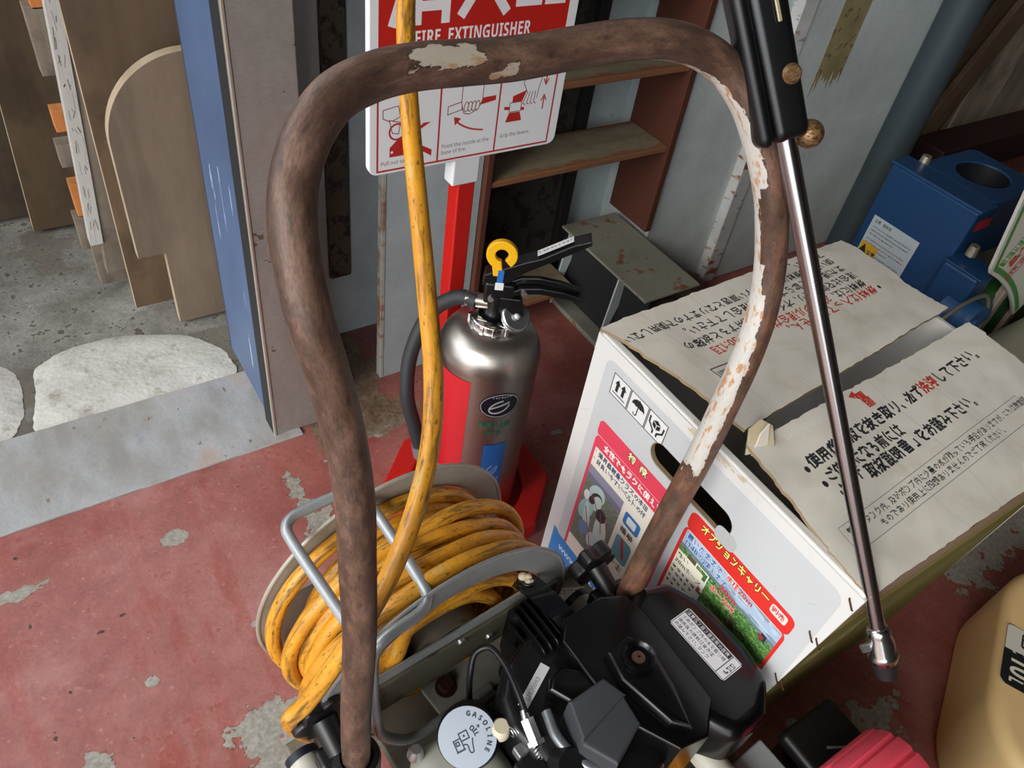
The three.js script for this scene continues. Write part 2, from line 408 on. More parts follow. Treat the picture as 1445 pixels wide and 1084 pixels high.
// ---------------------------------------------------------------- the setting
{
  const s = poly([[-2.5, -2.6], [3.3, -2.6], [3.3, 1.16], [.292, 1.16], [.292, .906], [-2.5, .906]]);
  const g = extr(s, .1); g.rotateX(-PI / 2); g.translate(0, -.1, 0);
  struct('floor', g, mFloor);
  // steel door sill with its painted edge broken here and there
  const sg = boxUV(bx(-1.55, .294, -.1, .004, -1.10, -.904, .002), 1); struct('trim_1', sg, mSill);
  // ground outside: worn concrete, and a pale mortar strip along the sill
  const og = new THREE.PlaneGeometry(9, 6, 180, 120); og.rotateX(-PI / 2); og.translate(-3, 0, -4.1);
  const p = og.attributes.position; for (let i = 0; i < p.count; i++) p.setY(i, -.012 + (ns(NA, p.getX(i) * .5, p.getZ(i) * .5) - .5) * .012);
  og.computeVertexNormals(); const gg = boxUV(og, .8); struct('ground', gg, mConcrete);
  // the gate side, outside on the left
  const yard = boxUV(bx(-9, -2.5, -.1, -.005, -1.1, 9), 1.2); const y2 = boxUV(bx(-2.5, 3.3, -.1, -.005, 2.6, 9), 1.2); struct('yard', join(yard, y2), mConcrete);
}
{
  const mIn = T(rustSteel([86, 84, 78], [60, 50, 40], .3, .2), .8);
  struct('wall_back', boxUV(join(bx(.292, 3.4, -.1, 3.4, -1.25, -1.13), bx(-1.6, .292, 2.1, 3.4, -1.04, -.92), bx(-2.6, -1.55, -.1, 3.4, -1.04, -.92)), 1), mWall);
  struct('wall_left', boxUV(join(bx(-2.6, -2.5, -.1, 3.4, -1.04, -.75), bx(-2.6, -2.5, 3.15, 3.4, -.75, 2.6)), 1), mIn);  // tall gate opening out of view, sized to light left-facing sides
  struct('wall_front', boxUV(join(bx(-2.6, 3.4, 3.15, 3.4, 2.6, 2.72), bx(-1.2, 3.4, -.1, 3.15, 2.6, 2.72)), 1), mIn);  // opening out of view, placed to light surfaces facing the room
  struct('wall_right', boxUV(bx(3.3, 3.42, -.1, 3.4, -1.2, 2.7), 1), mIn);
  struct('ceiling', boxUV(bx(-2.6, 3.4, 3.3, 3.42, -1.25, 2.72), 1), M(0x4c473f, .9));
  struct('unseen_roof_overhang', boxUV(bx(-1.3, 3.4, 2.75, 2.82, -2.1, -1.04), 1), M(0x5a554c, .9));  // out of view, placed to shade the fronts of the boards outside
  // door post: face plate, bright strip, rubber strip
  struct('trim_2', boxUV(join(bx(.2518, .333, 0, 2.12, -.953, -.92, .003), bx(.292, .333, 0, 2.12, -1.13, -.945, .002)), .6), mJamb);
  struct('trim_3', boxUV(bx(.2475, .2522, 0, 2.1, -.9262, -.9185, .0015), .6), M(0xb9b3a6, .35, .6));
  struct('trim_4', bx(.2472, .285, 0, 2.1, -.963, -.9262), M(0x17191a, .7));
}
// raised steel column right of the shelves, its left edge flaking white, with an old strip of yellow tape, and the dark downpipe
{
  const c = struct('trim_5', boxUV(join(bx(1.105, 1.345, 0, 3.3, -1.14, -.975, .004), bx(1.34, 1.80, 0, 3.3, -1.14, -.955, .004)), 1), T(rustSteel([194, 204, 202], [150, 132, 104], .16, .5), .55));
  const flake = texOf(256, 1024, (u, v, o) => { const b = ns(NB, u * .4, v * 1.2), c2 = ns(NC, u * .3, v); const t = 196 + (b - .5) * 50; o[0] = t; o[1] = t + 2; o[2] = t; const k = b * .5 + c2 * .5; if (k > .56) mixc(o, o, [142, 92, 58], clamp((k - .56) * 20, 0, 1)); if (k < .36) mixc(o, o, [126, 142, 148], .9); });
  const e = boxUV(bx(1.318, 1.360, 0, 3.3, -1.0, -.951, .003), .5); struct('trim_6', e, T(flake, .6));
  reseed(5);
  const pts = []; for (let i = 0; i <= 14; i++) pts.push([1.445 + .006 * i, .475 + (i % 2 ? .018 : 0) + rnd(-.012, .016) - (i < 3 ? .02 - i * .006 : 0)]);
  pts.push([1.533, .9], [1.533, 2.2], [1.43, 2.2]);
  const tape = extr(poly(pts), .0006); tape.translate(0, 0, -.9548);
  const tt = texOf(256, 512, (u, v, o) => { const b = ns(NB, u, v), c2 = ns(NC, u, v); const g = 1 + (b - .5) * .4; o[0] = 142 * g; o[1] = 132 * g; o[2] = 92 * g; if (c2 > .68) mixc(o, o, [96, 78, 50], .7); });
  struct('trim_7', boxUV(tape, .4), T(tt, .75));
}
// wooden lining of the wall in the far corner: boards side by side
const mPlankA = T(woodTex([176, 164, 146], [136, 122, 104], .55), .85), mPlankB = T(woodTex([160, 148, 130], [120, 108, 92], .25), .85);
for (let i = 0; i < 7; i++) {
  const x0 = 1.86 + i * .2; const b = part('plank', boxUV(bx(x0, x0 + .196, 0, 2.7, -1.13, -1.105 - (i % 3) * .003, .003), .7), i % 2 ? mPlankA : mPlankB, scene.getObjectByName('wall_back'));
}

// ---------------------------------------------------------------- outside the doorway: door leaf and boards stood on end
{
  const t = thing('door_leaf', 'scratched blue door leaf folded back outside the doorway beside the grey post', 'door', [.2685, .02, -1.053]);
  part('panel', boxUV(join(bx(-.0185, .0165, 0, 2.05, -.099, .0895, .004)), 1), mBlueDoor, t);
  part('edge_strip', bx(-.0185, .018, 0, 2.05, -.103, -.098, .001), M(0x36424f, .5, .3), t);
}
const mLitCutEdge = T(woodTex([186, 170, 146], [150, 132, 108], .35), .85);  // paler cut edges, with the side light on them painted in
function board(name, label, category, outline, z, th, mat, group) {
  const x0 = outline.reduce((a, p) => Math.min(a, p[0]), 9), g = extr(poly(outline.map((p) => [p[0] - x0, p[1]])), th, .0012, 2);
  const t = thing(name, label, category, [x0, 0, z], 0, group);
  const src = plain(g), p = src.attributes.position, nn = src.attributes.normal, pick = (keep) => { const pos = [], nor = []; for (let i = 0; i < p.count; i += 3) if ((Math.abs(nn.getZ(i)) > .8) === keep) for (let k = i; k < i + 3; k++) { pos.push(p.getX(k), p.getY(k), p.getZ(k)); nor.push(nn.getX(k), nn.getY(k), nn.getZ(k)); } const r = new THREE.BufferGeometry(); r.setAttribute('position', new THREE.Float32BufferAttribute(pos, 3)); r.setAttribute('normal', new THREE.Float32BufferAttribute(nor, 3)); return boxUV(r, .9); };
  part('face', pick(true), mat, t); part('lit_cut_edge', pick(false), mLitCutEdge, t); return t;
}
{
  const arc = []; for (let i = 0; i <= 16; i++) { const a = PI - i / 16 * PI / 2; arc.push([.285 + .14 * Math.cos(a), .388 + .14 * Math.sin(a)]); }
  board('plywood_offcut', 'grey brown plywood offcut with one rounded top corner and a stepped foot, nearest the sill', 'board', [...arc, [.50, .528], [.50, .0], [.192, .0], [.192, .166], [.145, .166]], -1.31, .02, mPlyGrey);
  board('plywood_sheet', 'tall brown plywood sheet standing just behind the offcut with the rounded corner', 'board', [[.127, .006], [.56, .006], [.56, 1.5], [.142, 1.5]], -1.372, .013, mPly);
  board('dark_plank', 'wide dark weathered plank with a paler rounded left edge, standing behind the marked timber', 'board', [[.0, .0], [.26, .0], [.26, 1.2], [.075, 1.2]], -1.74, .03, mPlyDark);
  board('dark_plywood', 'darkest brown plywood at the very left of the stacked boards, behind the pale edged plank', 'board', [[-.75, 0], [.02, 0], [.02, 1.4], [-.75, 1.4]], -1.80, .02, T(woodTex([88, 72, 54], [62, 50, 36], .15), .85));
  // long timber, a whitish inked lath on its left edge, and short batten ends that stick out behind it
  const lean = (g) => g.applyMatrix4(new THREE.Matrix4().makeShear(0, 0, .08, 0, 0, 0));
  const t = thing('marked_timber', 'long grey timber whose whitish left edge strip carries black ink marks', 'timber', [.083, .125, -1.42]);
  part('beam', boxUV(lean(bx(.019, .075, -.07, 1.2, -.03, -.002, .002)), .6), mTimber, t);
  part('lath', boxUV(lean(bx(-.001, .0215, 0, 1.2, -.03, .0, .001)), .6), M(0xaaa8a2, .8), t);
  const ink = canvasTex(128, 2048, (g, w, h) => {
    g.fillStyle = '#c2c0bb'; g.fillRect(0, 0, w, h); reseed(8); for (let i = 0; i < 220; i++) { g.fillStyle = i % 2 ? 'rgba(90,84,76,.25)' : 'rgba(220,218,212,.4)'; g.fillRect(rnd(0, w), rnd(0, h), rnd(1, 7), rnd(6, 60)); }
    for (let y = 1100; y < 1990; y += rnd(40, 70)) { g.strokeStyle = 'rgba(52,50,48,.75)'; for (let i = 0; i < 3; i++) { g.lineWidth = rnd(3, 7); g.beginPath(); const x = rnd(24, 90); g.moveTo(x, y + rnd(-16, 16)); g.lineTo(x + rnd(-26, 26), y + rnd(10, 46)); g.stroke(); } }
  });
  const f = lean(new THREE.PlaneGeometry(.0215, 1.198).translate(.0103, .6, .0006)); part('inked_edge', f, T(ink, .8), t);
  const ends = [[.100, .545, .03, 'o'], [.088, .44, .11, 'g'], [.084, .341, .038, 'o'], [.076, .274, .044, 'g'], [.078, .172, .066, 'o'], [.069, .098, .072, 'g'], [.083, .012, .108, 'g']];
  const lab = ['orange batten end nearest the top of the marked timber', 'longest grey batten end beside the marked timber', 'orange batten end halfway down the marked timber', 'small grey batten end below the halfway orange one', 'orange batten end lowest beside the marked timber', 'grey batten end just under the lowest orange one', 'grey batten end at the foot of the marked timber'];
  ends.forEach(([x, y, h, k], i) => { const z = i === 6 ? -1.45 : -1.454, b = thing('batten', lab[i], 'batten', [x, y, z]); part('end_block', boxUV(bx(0, .07, 0, h, -.03, .002, .0015), .4), k === 'o' ? mOrangeWood : mTimber, b); });
  // unseen brick-coloured shed wall across the passage, kept low so the sill reflects sky
  struct('unseen_wall_outside', boxUV(join(bx(-4, 2.5, -.1, 1.15, -2.45, -2.3)), 1.2), T(rustSteel([96, 84, 70], [60, 50, 40], .4, .9), .9));
}
// pale mortar strip between the sill and the concrete, cracked in two
function slab(name, label, pts, h) {
  const cx = pts.reduce((a, p) => a + p[0], 0) / pts.length, cz = pts.reduce((a, p) => a + p[1], 0) / pts.length;
  const t = thing(name, label, 'mortar', [cx, -.012, cz]);
  const c = new THREE.CatmullRomCurve3(pts.map((p) => V(p[0] - cx, 0, p[1] - cz)), true, 'centripetal'), ring = c.getPoints(90), n = 90, pos = [], idx = [];
  for (let k = 0; k <= 8; k++) for (let i = 0; i < n; i++) { const f = k / 8, p = ring[i], rag = 1 + (ns(NC, i / n * 2, .3) - .5) * .09; pos.push(p.x * f * rag, f > .95 ? 0 : h * (1 - Math.pow(f, 5)) + (ns(NB, p.x * f * 2 + .5, p.z * f * 2 + .5) - .5) * .006, p.z * f * rag); }
  for (let k = 0; k < 8; k++) for (let i = 0; i < n; i++) { const a = k * n + i, b = k * n + (i + 1) % n; idx.push(a, b, a + n, b, b + n, a + n); }
  const g = new THREE.BufferGeometry(); g.setAttribute('position', new THREE.Float32BufferAttribute(pos, 3)); g.setIndex(idx); g.setAttribute('uv', new THREE.Float32BufferAttribute(new Float32Array(pos.length / 3 * 2), 2)); g.computeVertexNormals();
  part('crust', boxUV(g, .7), mMortar, t); return t;
}
slab('mortar_slab', 'large pale mortar patch between the steel sill and the boards', [[-.095, -1.105], [-.088, -1.19], [-.07, -1.28], [-.02, -1.305], [.06, -1.31], [.14, -1.285], [.21, -1.245], [.245, -1.17], [.24, -1.115], [.08, -1.104]], .008);
slab('mortar_slab', 'broken pale mortar piece left of the crack in the threshold strip', [[-.5, -1.104], [-.5, -1.28], [-.3, -1.34], [-.17, -1.33], [-.115, -1.29], [-.105, -1.2], [-.125, -1.13], [-.16, -1.104]], .009);

// ---------------------------------------------------------------- against the back wall
{
  const t = thing('steel_sheet', 'grey blue steel sheet with a rusty left edge standing behind the red sign post', 'steel sheet', [.479, 0, -.982]);
  part('panel', boxUV(bx(0, .185, 0, 1.9, 0, .003), .8), T(rustSteel([158, 168, 170], [112, 80, 56], .26, .4), .6), t);
  const et = texOf(128, 1024, (u, v, o) => { const b = ns(NB, u * .6, v * .9), c = ns(NC, u * .8, v * 1.4); mixc(o, [158, 160, 154], [126, 88, 62], clamp((b * .5 + c * .5 - .5) * 7, 0, 1)); });
  part('folded_edge', boxUV(bx(-.001, .006, 0, 1.9, -.012, .0042, .001), .6), T(et, .7), t);
  const t2 = thing('wall_stud', 'dark mouldy timber batten ending above the floor in the recess beside the door post', 'batten', [.462, .15, -1.13]);
  part('beam', boxUV(bx(-.02, .022, 0, 1.7, 0, .012, .004), .4), T(rustSteel([84, 78, 66], [46, 42, 36], .5, .25), .9), t2);
  const t3 = thing('backing_board', 'black mottled board standing against the wall behind the shelves', 'board', [.62, .0, -1.128]);
  part('panel', boxUV(bx(0, .335, .02, 1.6, 0, .02, .002), .6), darkBoard, t3);
  const t4 = thing('dark_gap_strip', 'narrow black upright strip for the dark gap at the right edge of the mottled board', 'batten', [.97, .0, -1.128]);
  part('strip', bx(-.012, .012, .02, 1.6, 0, .03, .002), M(0x1a1a19, .8), t4);  // black strip painted in place of the dark gap beside the board
}
{
  const t = thing('shelf_rack', 'brown rust painted rack with dusty shallow shelves standing on the grey step', 'shelf', [1.09, 0, -1.02]);
  part('side_board', boxUV(bx(-.005, .011, .195, 1.6, -.07, .055, .002), .6), mBrown, t);
  part('side_board', boxUV(bx(-.424, -.411, .0, 1.6, -.07, .052, .002), .6), mBrown, t);
  for (const y of [.085, .385, .545, .70, .86, 1.02]) {
    const w = y < .2 ? -.16 : -.005, g = bx(-.412, w, y - .006, y + .006, -.065, .05, .0025);
    const p = plain(g).attributes; const q = plain(g), n = q.attributes.position.count, uv = new Float32Array(n * 2);
    for (let i = 0; i < n; i++) { uv[2 * i] = q.attributes.position.getX(i) * 1.2 + y * 3; uv[2 * i + 1] = (q.attributes.position.getZ(i) + .065) / .115; }
    q.setAttribute('uv', new THREE.BufferAttribute(uv, 2)); part('shelf_board', q, mShelf, t);
  }
  const s = thing('steel_step', 'low grey steel step with worn rusty edges at the foot of the rack', 'step', [1.01, 0, -.92]);
  part('top_plate', boxUV(bx(-.075, .07, .185, .191, -.14, .14, .002), .5), mBench, s);
  part('dark_side_sheet', boxUV(bx(-.05, -.046, .02, .185, -.14, .13), .5), M(0x202224, .7), s);  // dark sheet below the left edge of the plate
  const lg = poly([[0, 0], [.05, .18], [.012, .18], [-.004, 0]]);
  part('leg', boxUV(extr(lg, .004).translate(-.08, .003, .05), .4), mWall, s); part('leg', boxUV(extr(lg, .004).translate(-.08, .003, -.12), .4), mWall, s);
  part('foot', boxUV(bx(-.08, .07, 0, .012, -.14, .14, .003), .5), mBench, s);
  const mClod = T(rustSteel([104, 80, 72], [70, 50, 44], .45, .15), .95);
  const lump = (r, sx, sy, sz) => { const g = mergeVertices(new THREE.IcosahedronGeometry(r, 4)), p = g.attributes.position; for (let i = 0; i < p.count; i++) { const k = 1 + (ns(NB, p.getX(i) * 6 + sx, p.getY(i) * 6 + p.getZ(i) * 4) - .5) * .7; p.setXYZ(i, p.getX(i) * k * sx, p.getY(i) * k * sy, p.getZ(i) * k * sz); } g.computeVertexNormals(); return boxUV(g, .2); };
  const c1 = thing('dirt_clod', 'larger brown dirt clod on the floor behind the far carton flap', 'clod', [1.215, .035, -.915]); part('lump', lump(.046, 1, 1.1, .9), mClod, c1);
  const c2 = thing('dirt_clod', 'smaller brown dirt clod in front of the larger clod by the step', 'clod', [1.125, .028, -.875]); part('lump', lump(.038, 1.1, .8, 1), mClod, c2);
}
{
  const t = thing('downpipe', 'dark grey green pipe standing upright at the right edge of the pale column', 'pipe', [1.808, 0, -.915]);
  part('pipe', cyl(V(0, 0, 0), V(0, 3.25, 0), .044, .044, 32), M(0x39454a, .5), t); part('collar', cyl(V(0, 1.3, 0), V(0, 1.35, 0), .049, .049, 32), M(0x465256, .5), t);
  const w = thing('leaning_board', 'broad dark board leaning slantwise in the far right corner', 'board', [2.35, .0, -1.085]);
  part('face', boxUV(bx(-.09, .09, 0, 1.1, 0, .02, .003), .7).rotateZ(-.42).translate(-.16, .12, 0), mPlyDark, w);
  const w2 = thing('leaning_board', 'paler narrow board leaning slantwise in front of the dark one in the far corner', 'board', [2.1, .0, -1.06]);
  part('face', boxUV(bx(-.045, .045, 0, 1.0, 0, .018, .003), .7).rotateZ(-.5).translate(.0, .02, 0), mPly, w2);
  const r = thing('steel_rail', 'dark red steel rail lying low along the wall behind the blue pump', 'rail', [2.62, 0, -.98]);
  part('rail', boxUV(bx(-.5, .95, .12, .22, -.05, .05, .006), .6), M(0x2c1512, .6), r); for (const x of [-.4, .8]) part('foot', bx(x - .03, x + .03, 0, .12, -.05, .05, .004), M(0x241210, .6), r);
}
// blue farm machine behind the carton
{
  const t = thing('blue_machine', 'blue machine with a round inlet, a warning sticker and a green body behind the carton', 'machine', [1.5, 0, -.52]);
  const mB = M(0x133a62, .42), mB2 = mB, mCover = mB, mG = M(0x1c4a1e, .5);
  const L = (x0, x1, y0, y1, z0, z1, r) => bx(x0 - 1.5, x1 - 1.5, y0, y1, z0 + .52, z1 + .52, r);
  part('housing', L(1.385, 1.435, .0, .45, -.685, -.5, .004), mB, t);
  part('top_strip', L(1.383, 1.437, .449, .456, -.69, -.496, .002), mB2, t);
  const bs = roundRect(.17, .15, .02); const h = new THREE.Path(); h.absellipse(.0, .0, .058, .052, 0, 2 * PI); bs.holes.push(h);
  part('inlet_block', extr(bs, .12, .004).rotateX(-PI / 2).translate(.03, .33, -.065), mB2, t);
  part('dark_inlet_throat', join(new THREE.CylinderGeometry(1, 1, .15, 40, 1, true).scale(.0532, 1, .0472).translate(.03, .376, -.065), new THREE.CircleGeometry(1, 40).rotateX(-PI / 2).scale(.0532, 1, .0472).translate(.03, .302, -.065)), M(0x0c1216, .6), t);  // near-black lining painted for the shade inside the inlet
  part('block_base', L(1.44, 1.62, .0, .2, -.66, -.5, .01), mB, t);
  part('body', L(1.44, 1.85, .0, .3, -.49, -.428, .02), mG, t);
  part('cover_box', L(1.36, 1.42, .27, .36, -.50, -.43, .006), mCover, t);
  part('cover_top', L(1.36, 1.425, .36, .364, -.50, -.425, .002), mCover, t);
  part('bearing', join(cyl(V(-.12, .28, .06), V(-.12, .28, .12), .035), cyl(V(-.12, .28, .115), V(-.12, .28, .125), .012)), M(0x244f7c, .45), t);
  part('gear_case', cyl(V(-.13, .25, .062), V(-.02, .25, .055), .05, .05, 32), M(0x2a4d6c, .45), t);
  for (const [x, y, z] of [[-.055, .46, -.14], [-.1, .385, .04], [.1, .36, .02], [-.05, .305, .06]]) part('bolt', cyl(V(x, y - .012, z), V(x, y + .008, z), .011, .009, 6), M(0xb8b4a0, .35, .8), t);
  part('clip', tube([V(-.24, .26, .09), V(-.16, .325, .10), V(-.10, .325, .105), V(-.085, .29, .115), V(-.10, .25, .115)], .004, 50, 8), M(0x9a968a, .4, .7), t);
  part('clip', tube([V(-.20, .285, .1), V(-.165, .27, .12), V(-.17, .22, .125)], .004, 30, 8), M(0x9a968a, .4, .7), t);
  const st = canvasTex(512, 640, (g, w, hh) => { g.fillStyle = '#a9b3b8'; g.fillRect(0, 0, w, hh); reseed(21); write(g, '注意', 30, 24, 34, '#33383c', .1); write(g, '使用前', 120, 24, 34, '#33383c', .1); for (let k = 0; k < 4; k++) tinyLines(g, 36, 84 + k * 110, 440, 3, 32, 20, k === 1 ? '#6a4a44' : '#4a5054'); g.fillStyle = '#c79a1c'; g.fillRect(6, 236, 190, 120); g.fillStyle = '#1c1a14'; g.beginPath(); g.moveTo(52, 250); g.lineTo(92, 324); g.lineTo(12, 324); g.fill(); write(g, '注意', 96, 286, 50, '#1c1a14', .12); });
  const s = new THREE.PlaneGeometry(.105, .155); s.rotateY(-PI / 2).translate(-.1165, .272, -.096);
  part('sticker', s, T(st, .6), t, 'white caution sticker with a yellow corner');
  const rs = new THREE.PlaneGeometry(.05, .022); rs.translate(-.075, .42, .0215); part('red_sticker', rs, M(0xa02226, .5), t);
}
{
  const cylT = (r, len) => lathe([[.0001, 0], [r * .8, 0], [r, .03], [r, len - .03], [r * .8, len], [.0001, len]], 56);
  const t = thing('pale_tank', 'long pale olive round tank lying on the floor right behind the carton', 'tank', [1.0, .19, -.30]);
  part('shell', cylT(.1, .9).rotateZ(-PI / 2), M(0xa3a08a, .45), t); part('cradle', bx(.1, .16, -.19, -.07, -.09, .09, .004), mDark, t); part('cradle', bx(.72, .78, -.19, -.07, -.09, .09, .004), mDark, t);
  const u = thing('pale_tank', 'beige round tank end showing at the right edge beyond the blue inlet', 'tank', [1.8, .12, -.70]);
  part('shell', cylT(.12, 1.2).rotateZ(-PI / 2), M(0xa29a80, .5), u);
  const b = thing('notice_board', 'white notice board with a green border and red print at the right edge', 'notice board', [1.39, 0, -.417]);
  const sh = new THREE.Shape(); sh.moveTo(.203, .0); sh.lineTo(.36, .17); sh.lineTo(.16, .50); sh.lineTo(-.14, .37); sh.lineTo(-.064, .187); sh.quadraticCurveTo(-.058, .178, -.05, .172); sh.quadraticCurveTo(.1, .1, .203, .0);
  const print = canvasTex(512, 512, (g, w, h) => {
    g.fillStyle = '#cfcfc4'; g.fillRect(0, 0, w, h); const X = (x) => (x + .14) / .5 * w, Y = (y) => h - y / .5 * h;
    g.strokeStyle = '#4a8a48'; g.lineWidth = 10; g.beginPath(); g.moveTo(X(-.128), Y(.37)); g.lineTo(X(-.05), Y(.184)); g.quadraticCurveTo(X(.1), Y(.115), X(.205), Y(.012)); g.stroke();
    g.save(); g.translate(X(-.046), Y(.19)); g.rotate(-1.17); g.scale(.62, .62); g.fillStyle = '#4a8f46'; g.fillRect(0, 0, 190, 44); write(g, '高性能新型', 8, 4, 36, '#e6ead8', .12); write(g, '最大用', 6, 58, 48, '#b03a2c', .13); g.strokeStyle = '#b23a30'; g.lineWidth = 6; g.beginPath(); g.ellipse(20, 150, 50, 24, 0, 0, 7); g.stroke(); write(g, '検査', -14, 130, 36, '#b23a30', .1); write(g, 'ご使用の上', 120, 60, 40, '#55564e', .1); g.restore();
  });
  part('plate', extr(sh, .004, .0008).translate(0, .222, 0), M(0xc9c9be, .5), b);
  part('print', unitUV(new THREE.ShapeGeometry(sh)).translate(0, .222, .0056), T(print, .5), b);
  part('stake', bx(.1, .125, 0, .5, -.016, -.002, .003), mTimber, b); part('stake', bx(.22, .245, 0, .5, -.016, -.002, .003), mTimber, b);
}

// ---------------------------------------------------------------- fire extinguisher on its red stand with the sign
{
  const t = thing('extinguisher_stand', 'red floor stand carrying the white and red fire extinguisher sign on its post', 'sign stand', [.488, 0, -.66]);
  const mRed = M(0xb81a14, .38), mRed2 = M(0xa8170f, .45);
  const oct = []; for (let i = 0; i < 8; i++) { const a = (i + .5) / 8 * 2 * PI; oct.push([.138 * Math.cos(a), .132 * Math.sin(a)]); }
  const sh = poly(oct); const hole = new THREE.Path(); hole.absarc(0, 0, .098, 0, 2 * PI, true); sh.holes.push(hole);
  part('base_rim', extr(sh, .026, .006, 4).rotateX(-PI / 2).translate(0, .006, 0), mRed, t);
  part('base_plate', cyl(V(0, .002, 0), V(0, .012, 0), .118, .118, 48), mRed2, t);
  part('post', bx(-.013, .013, .01, .60, -.118, -.092, .003), mRed, t);
  part('post_foot', bx(-.02, .02, .006, .045, -.128, -.085, .006), mRed2, t);
  part('sign_clamp', bx(-.0235, .0165, .548, .62, -.113, -.0905, .003), M(0xd6dadc, .45), t);
  const pn = extr(roundRect(.266, .36, .012), .007, .0015, 3).translate(-.0045, .766, -.0985);
  const panel = part('sign_panel', pn, M(0xe3e6e8, .4), t);
  const tex = canvasTex(1064, 1440, (g, w, h) => {
    const k = 4000, X = (x) => (x - .3505) * k, Y = (y) => (.946 - y) * k;      // world metres to pixels
    g.fillStyle = '#e2e6e8'; g.fillRect(0, 0, w, h);
    g.fillStyle = '#ba1a10'; g.fillRect(X(.3595), Y(.936), (.2445) * k, (.936 - .7035) * k);
    write(g, '消', X(.372), Y(.826), .078 * k, '#e8eaec', .135); write(g, '火', X(.449), Y(.829), .076 * k, '#e8eaec', .15); write(g, '器', X(.528), Y(.834), .076 * k, '#e8eaec', .12);
    g.fillStyle = '#eceef0'; g.save(); g.font = 'bold 74px sans-serif'; g.translate(X(.4015), Y(.7338)); const tw = g.measureText('FIRE  EXTINGUISHER').width; g.scale(.151 * k / tw, 1.12); g.fillText('FIRE  EXTINGUISHER', 0, 0); g.restore();
    g.strokeStyle = '#b02018'; g.lineWidth = 9; g.strokeRect(X(.3595), Y(.697), .2445 * k, .1075 * k);
    for (const x of [.4395, .5215]) { g.beginPath(); g.moveTo(X(x), Y(.697)); g.lineTo(X(x), Y(.5895)); g.stroke(); }
    g.fillStyle = '#6b4f4c'; g.font = '27px sans-serif'; g.fillText('Pull out safety pin.', X(.3635), Y(.5965)); g.fillText('Point the nozzle at the', X(.4445), Y(.6055)); g.fillText('base of fire.', X(.4445), Y(.5975)); g.fillText('Grip the levers.', X(.528), Y(.6065));
    const red = '#b3231b', line = '#7c3a34'; g.lineJoin = g.lineCap = 'round';
    const pth = (pts, fill, st, lw = 5) => { g.beginPath(); pts.forEach((p, i) => (i ? g.lineTo(X(p[0]), Y(p[1])) : g.moveTo(X(p[0]), Y(p[1])))); if (fill) { g.closePath(); g.fillStyle = fill; g.fill(); } if (st) { g.strokeStyle = st; g.lineWidth = lw; g.stroke(); } };
    // pull the pin: hand, ring, lever
    pth([[.366, .665], [.385, .668], [.388, .655], [.376, .65], [.366, .655]], '#e2e6e8', line, 4); pth([[.374, .652], [.378, .636], [.386, .634], [.388, .648]], '#e2e6e8', line, 4);
    g.strokeStyle = red; g.lineWidth = 9; g.beginPath(); g.arc(X(.384), Y(.637), 38, 0, 6.3); g.stroke();
    pth([[.375, .618], [.375, .606], [.42, .606], [.431, .599], [.431, .607], [.404, .622], [.388, .63]], red); pth([[.4, .628], [.428, .643], [.418, .643]], red); g.fillStyle = '#e2e6e8'; g.beginPath(); g.arc(X(.378), Y(.612), 7, 0, 7); g.fill();
    // point the nozzle
    pth([[.45, .658], [.469, .662], [.469, .652], [.45, .648]], '#e2e6e8', line, 4); pth([[.469, .662], [.516, .664], [.516, .658], [.469, .651]], red);
    pth([[.468, .69], [.468, .66], [.472, .647], [.48, .645], [.492, .65], [.497, .661], [.497, .69]], '#e2e6e8', line, 4); for (let i = 0; i < 4; i++) { g.beginPath(); g.ellipse(X(.475 + i * .0052), Y(.6545), 11, 24, .15, 0, 7); g.strokeStyle = line; g.lineWidth = 4; g.stroke(); }
    g.strokeStyle = red; g.lineWidth = 8; g.beginPath(); g.moveTo(X(.463), Y(.638)); g.quadraticCurveTo(X(.477), Y(.625), X(.501), Y(.622)); g.stroke(); pth([[.459, .644], [.469, .641], [.461, .633]], red);
    // grip the levers
    pth([[.541, .659], [.561, .665], [.556, .652], [.541, .648]], red); pth([[.53, .647], [.56, .643], [.56, .639], [.53, .643]], red); pth([[.538, .651], [.555, .651], [.555, .639], [.538, .639]], '#e2e6e8', line, 4); pth([[.538, .638], [.554, .638], [.558, .626], [.534, .626]], red);
    pth([[.559, .695], [.555, .674], [.561, .663]], null, line, 4); pth([[.586, .695], [.579, .668], [.577, .653]], null, line, 4); for (let i = 0; i < 4; i++) pth([[.562 + i * .004, .662], [.557 + i * .0055, .648], [.561 + i * .0052, .646]], null, line, 4);
    for (const [y0, y1] of [[.688, .672], [.637, .652]]) { pth([[.5885, y0], [.5885, y1]], null, red, 7); const d = Math.sign(y1 - y0) * .006; pth([[.585, y1 - d * .6], [.5885, y1 + d * .6], [.592, y1 - d * .6]], null, red, 6); }
  });
  part('sign_print', unitUV(new THREE.ShapeGeometry(roundRect(.266, .36, .012))).translate(-.0045, .766, -.0898), T(tex, .4), panel);
}
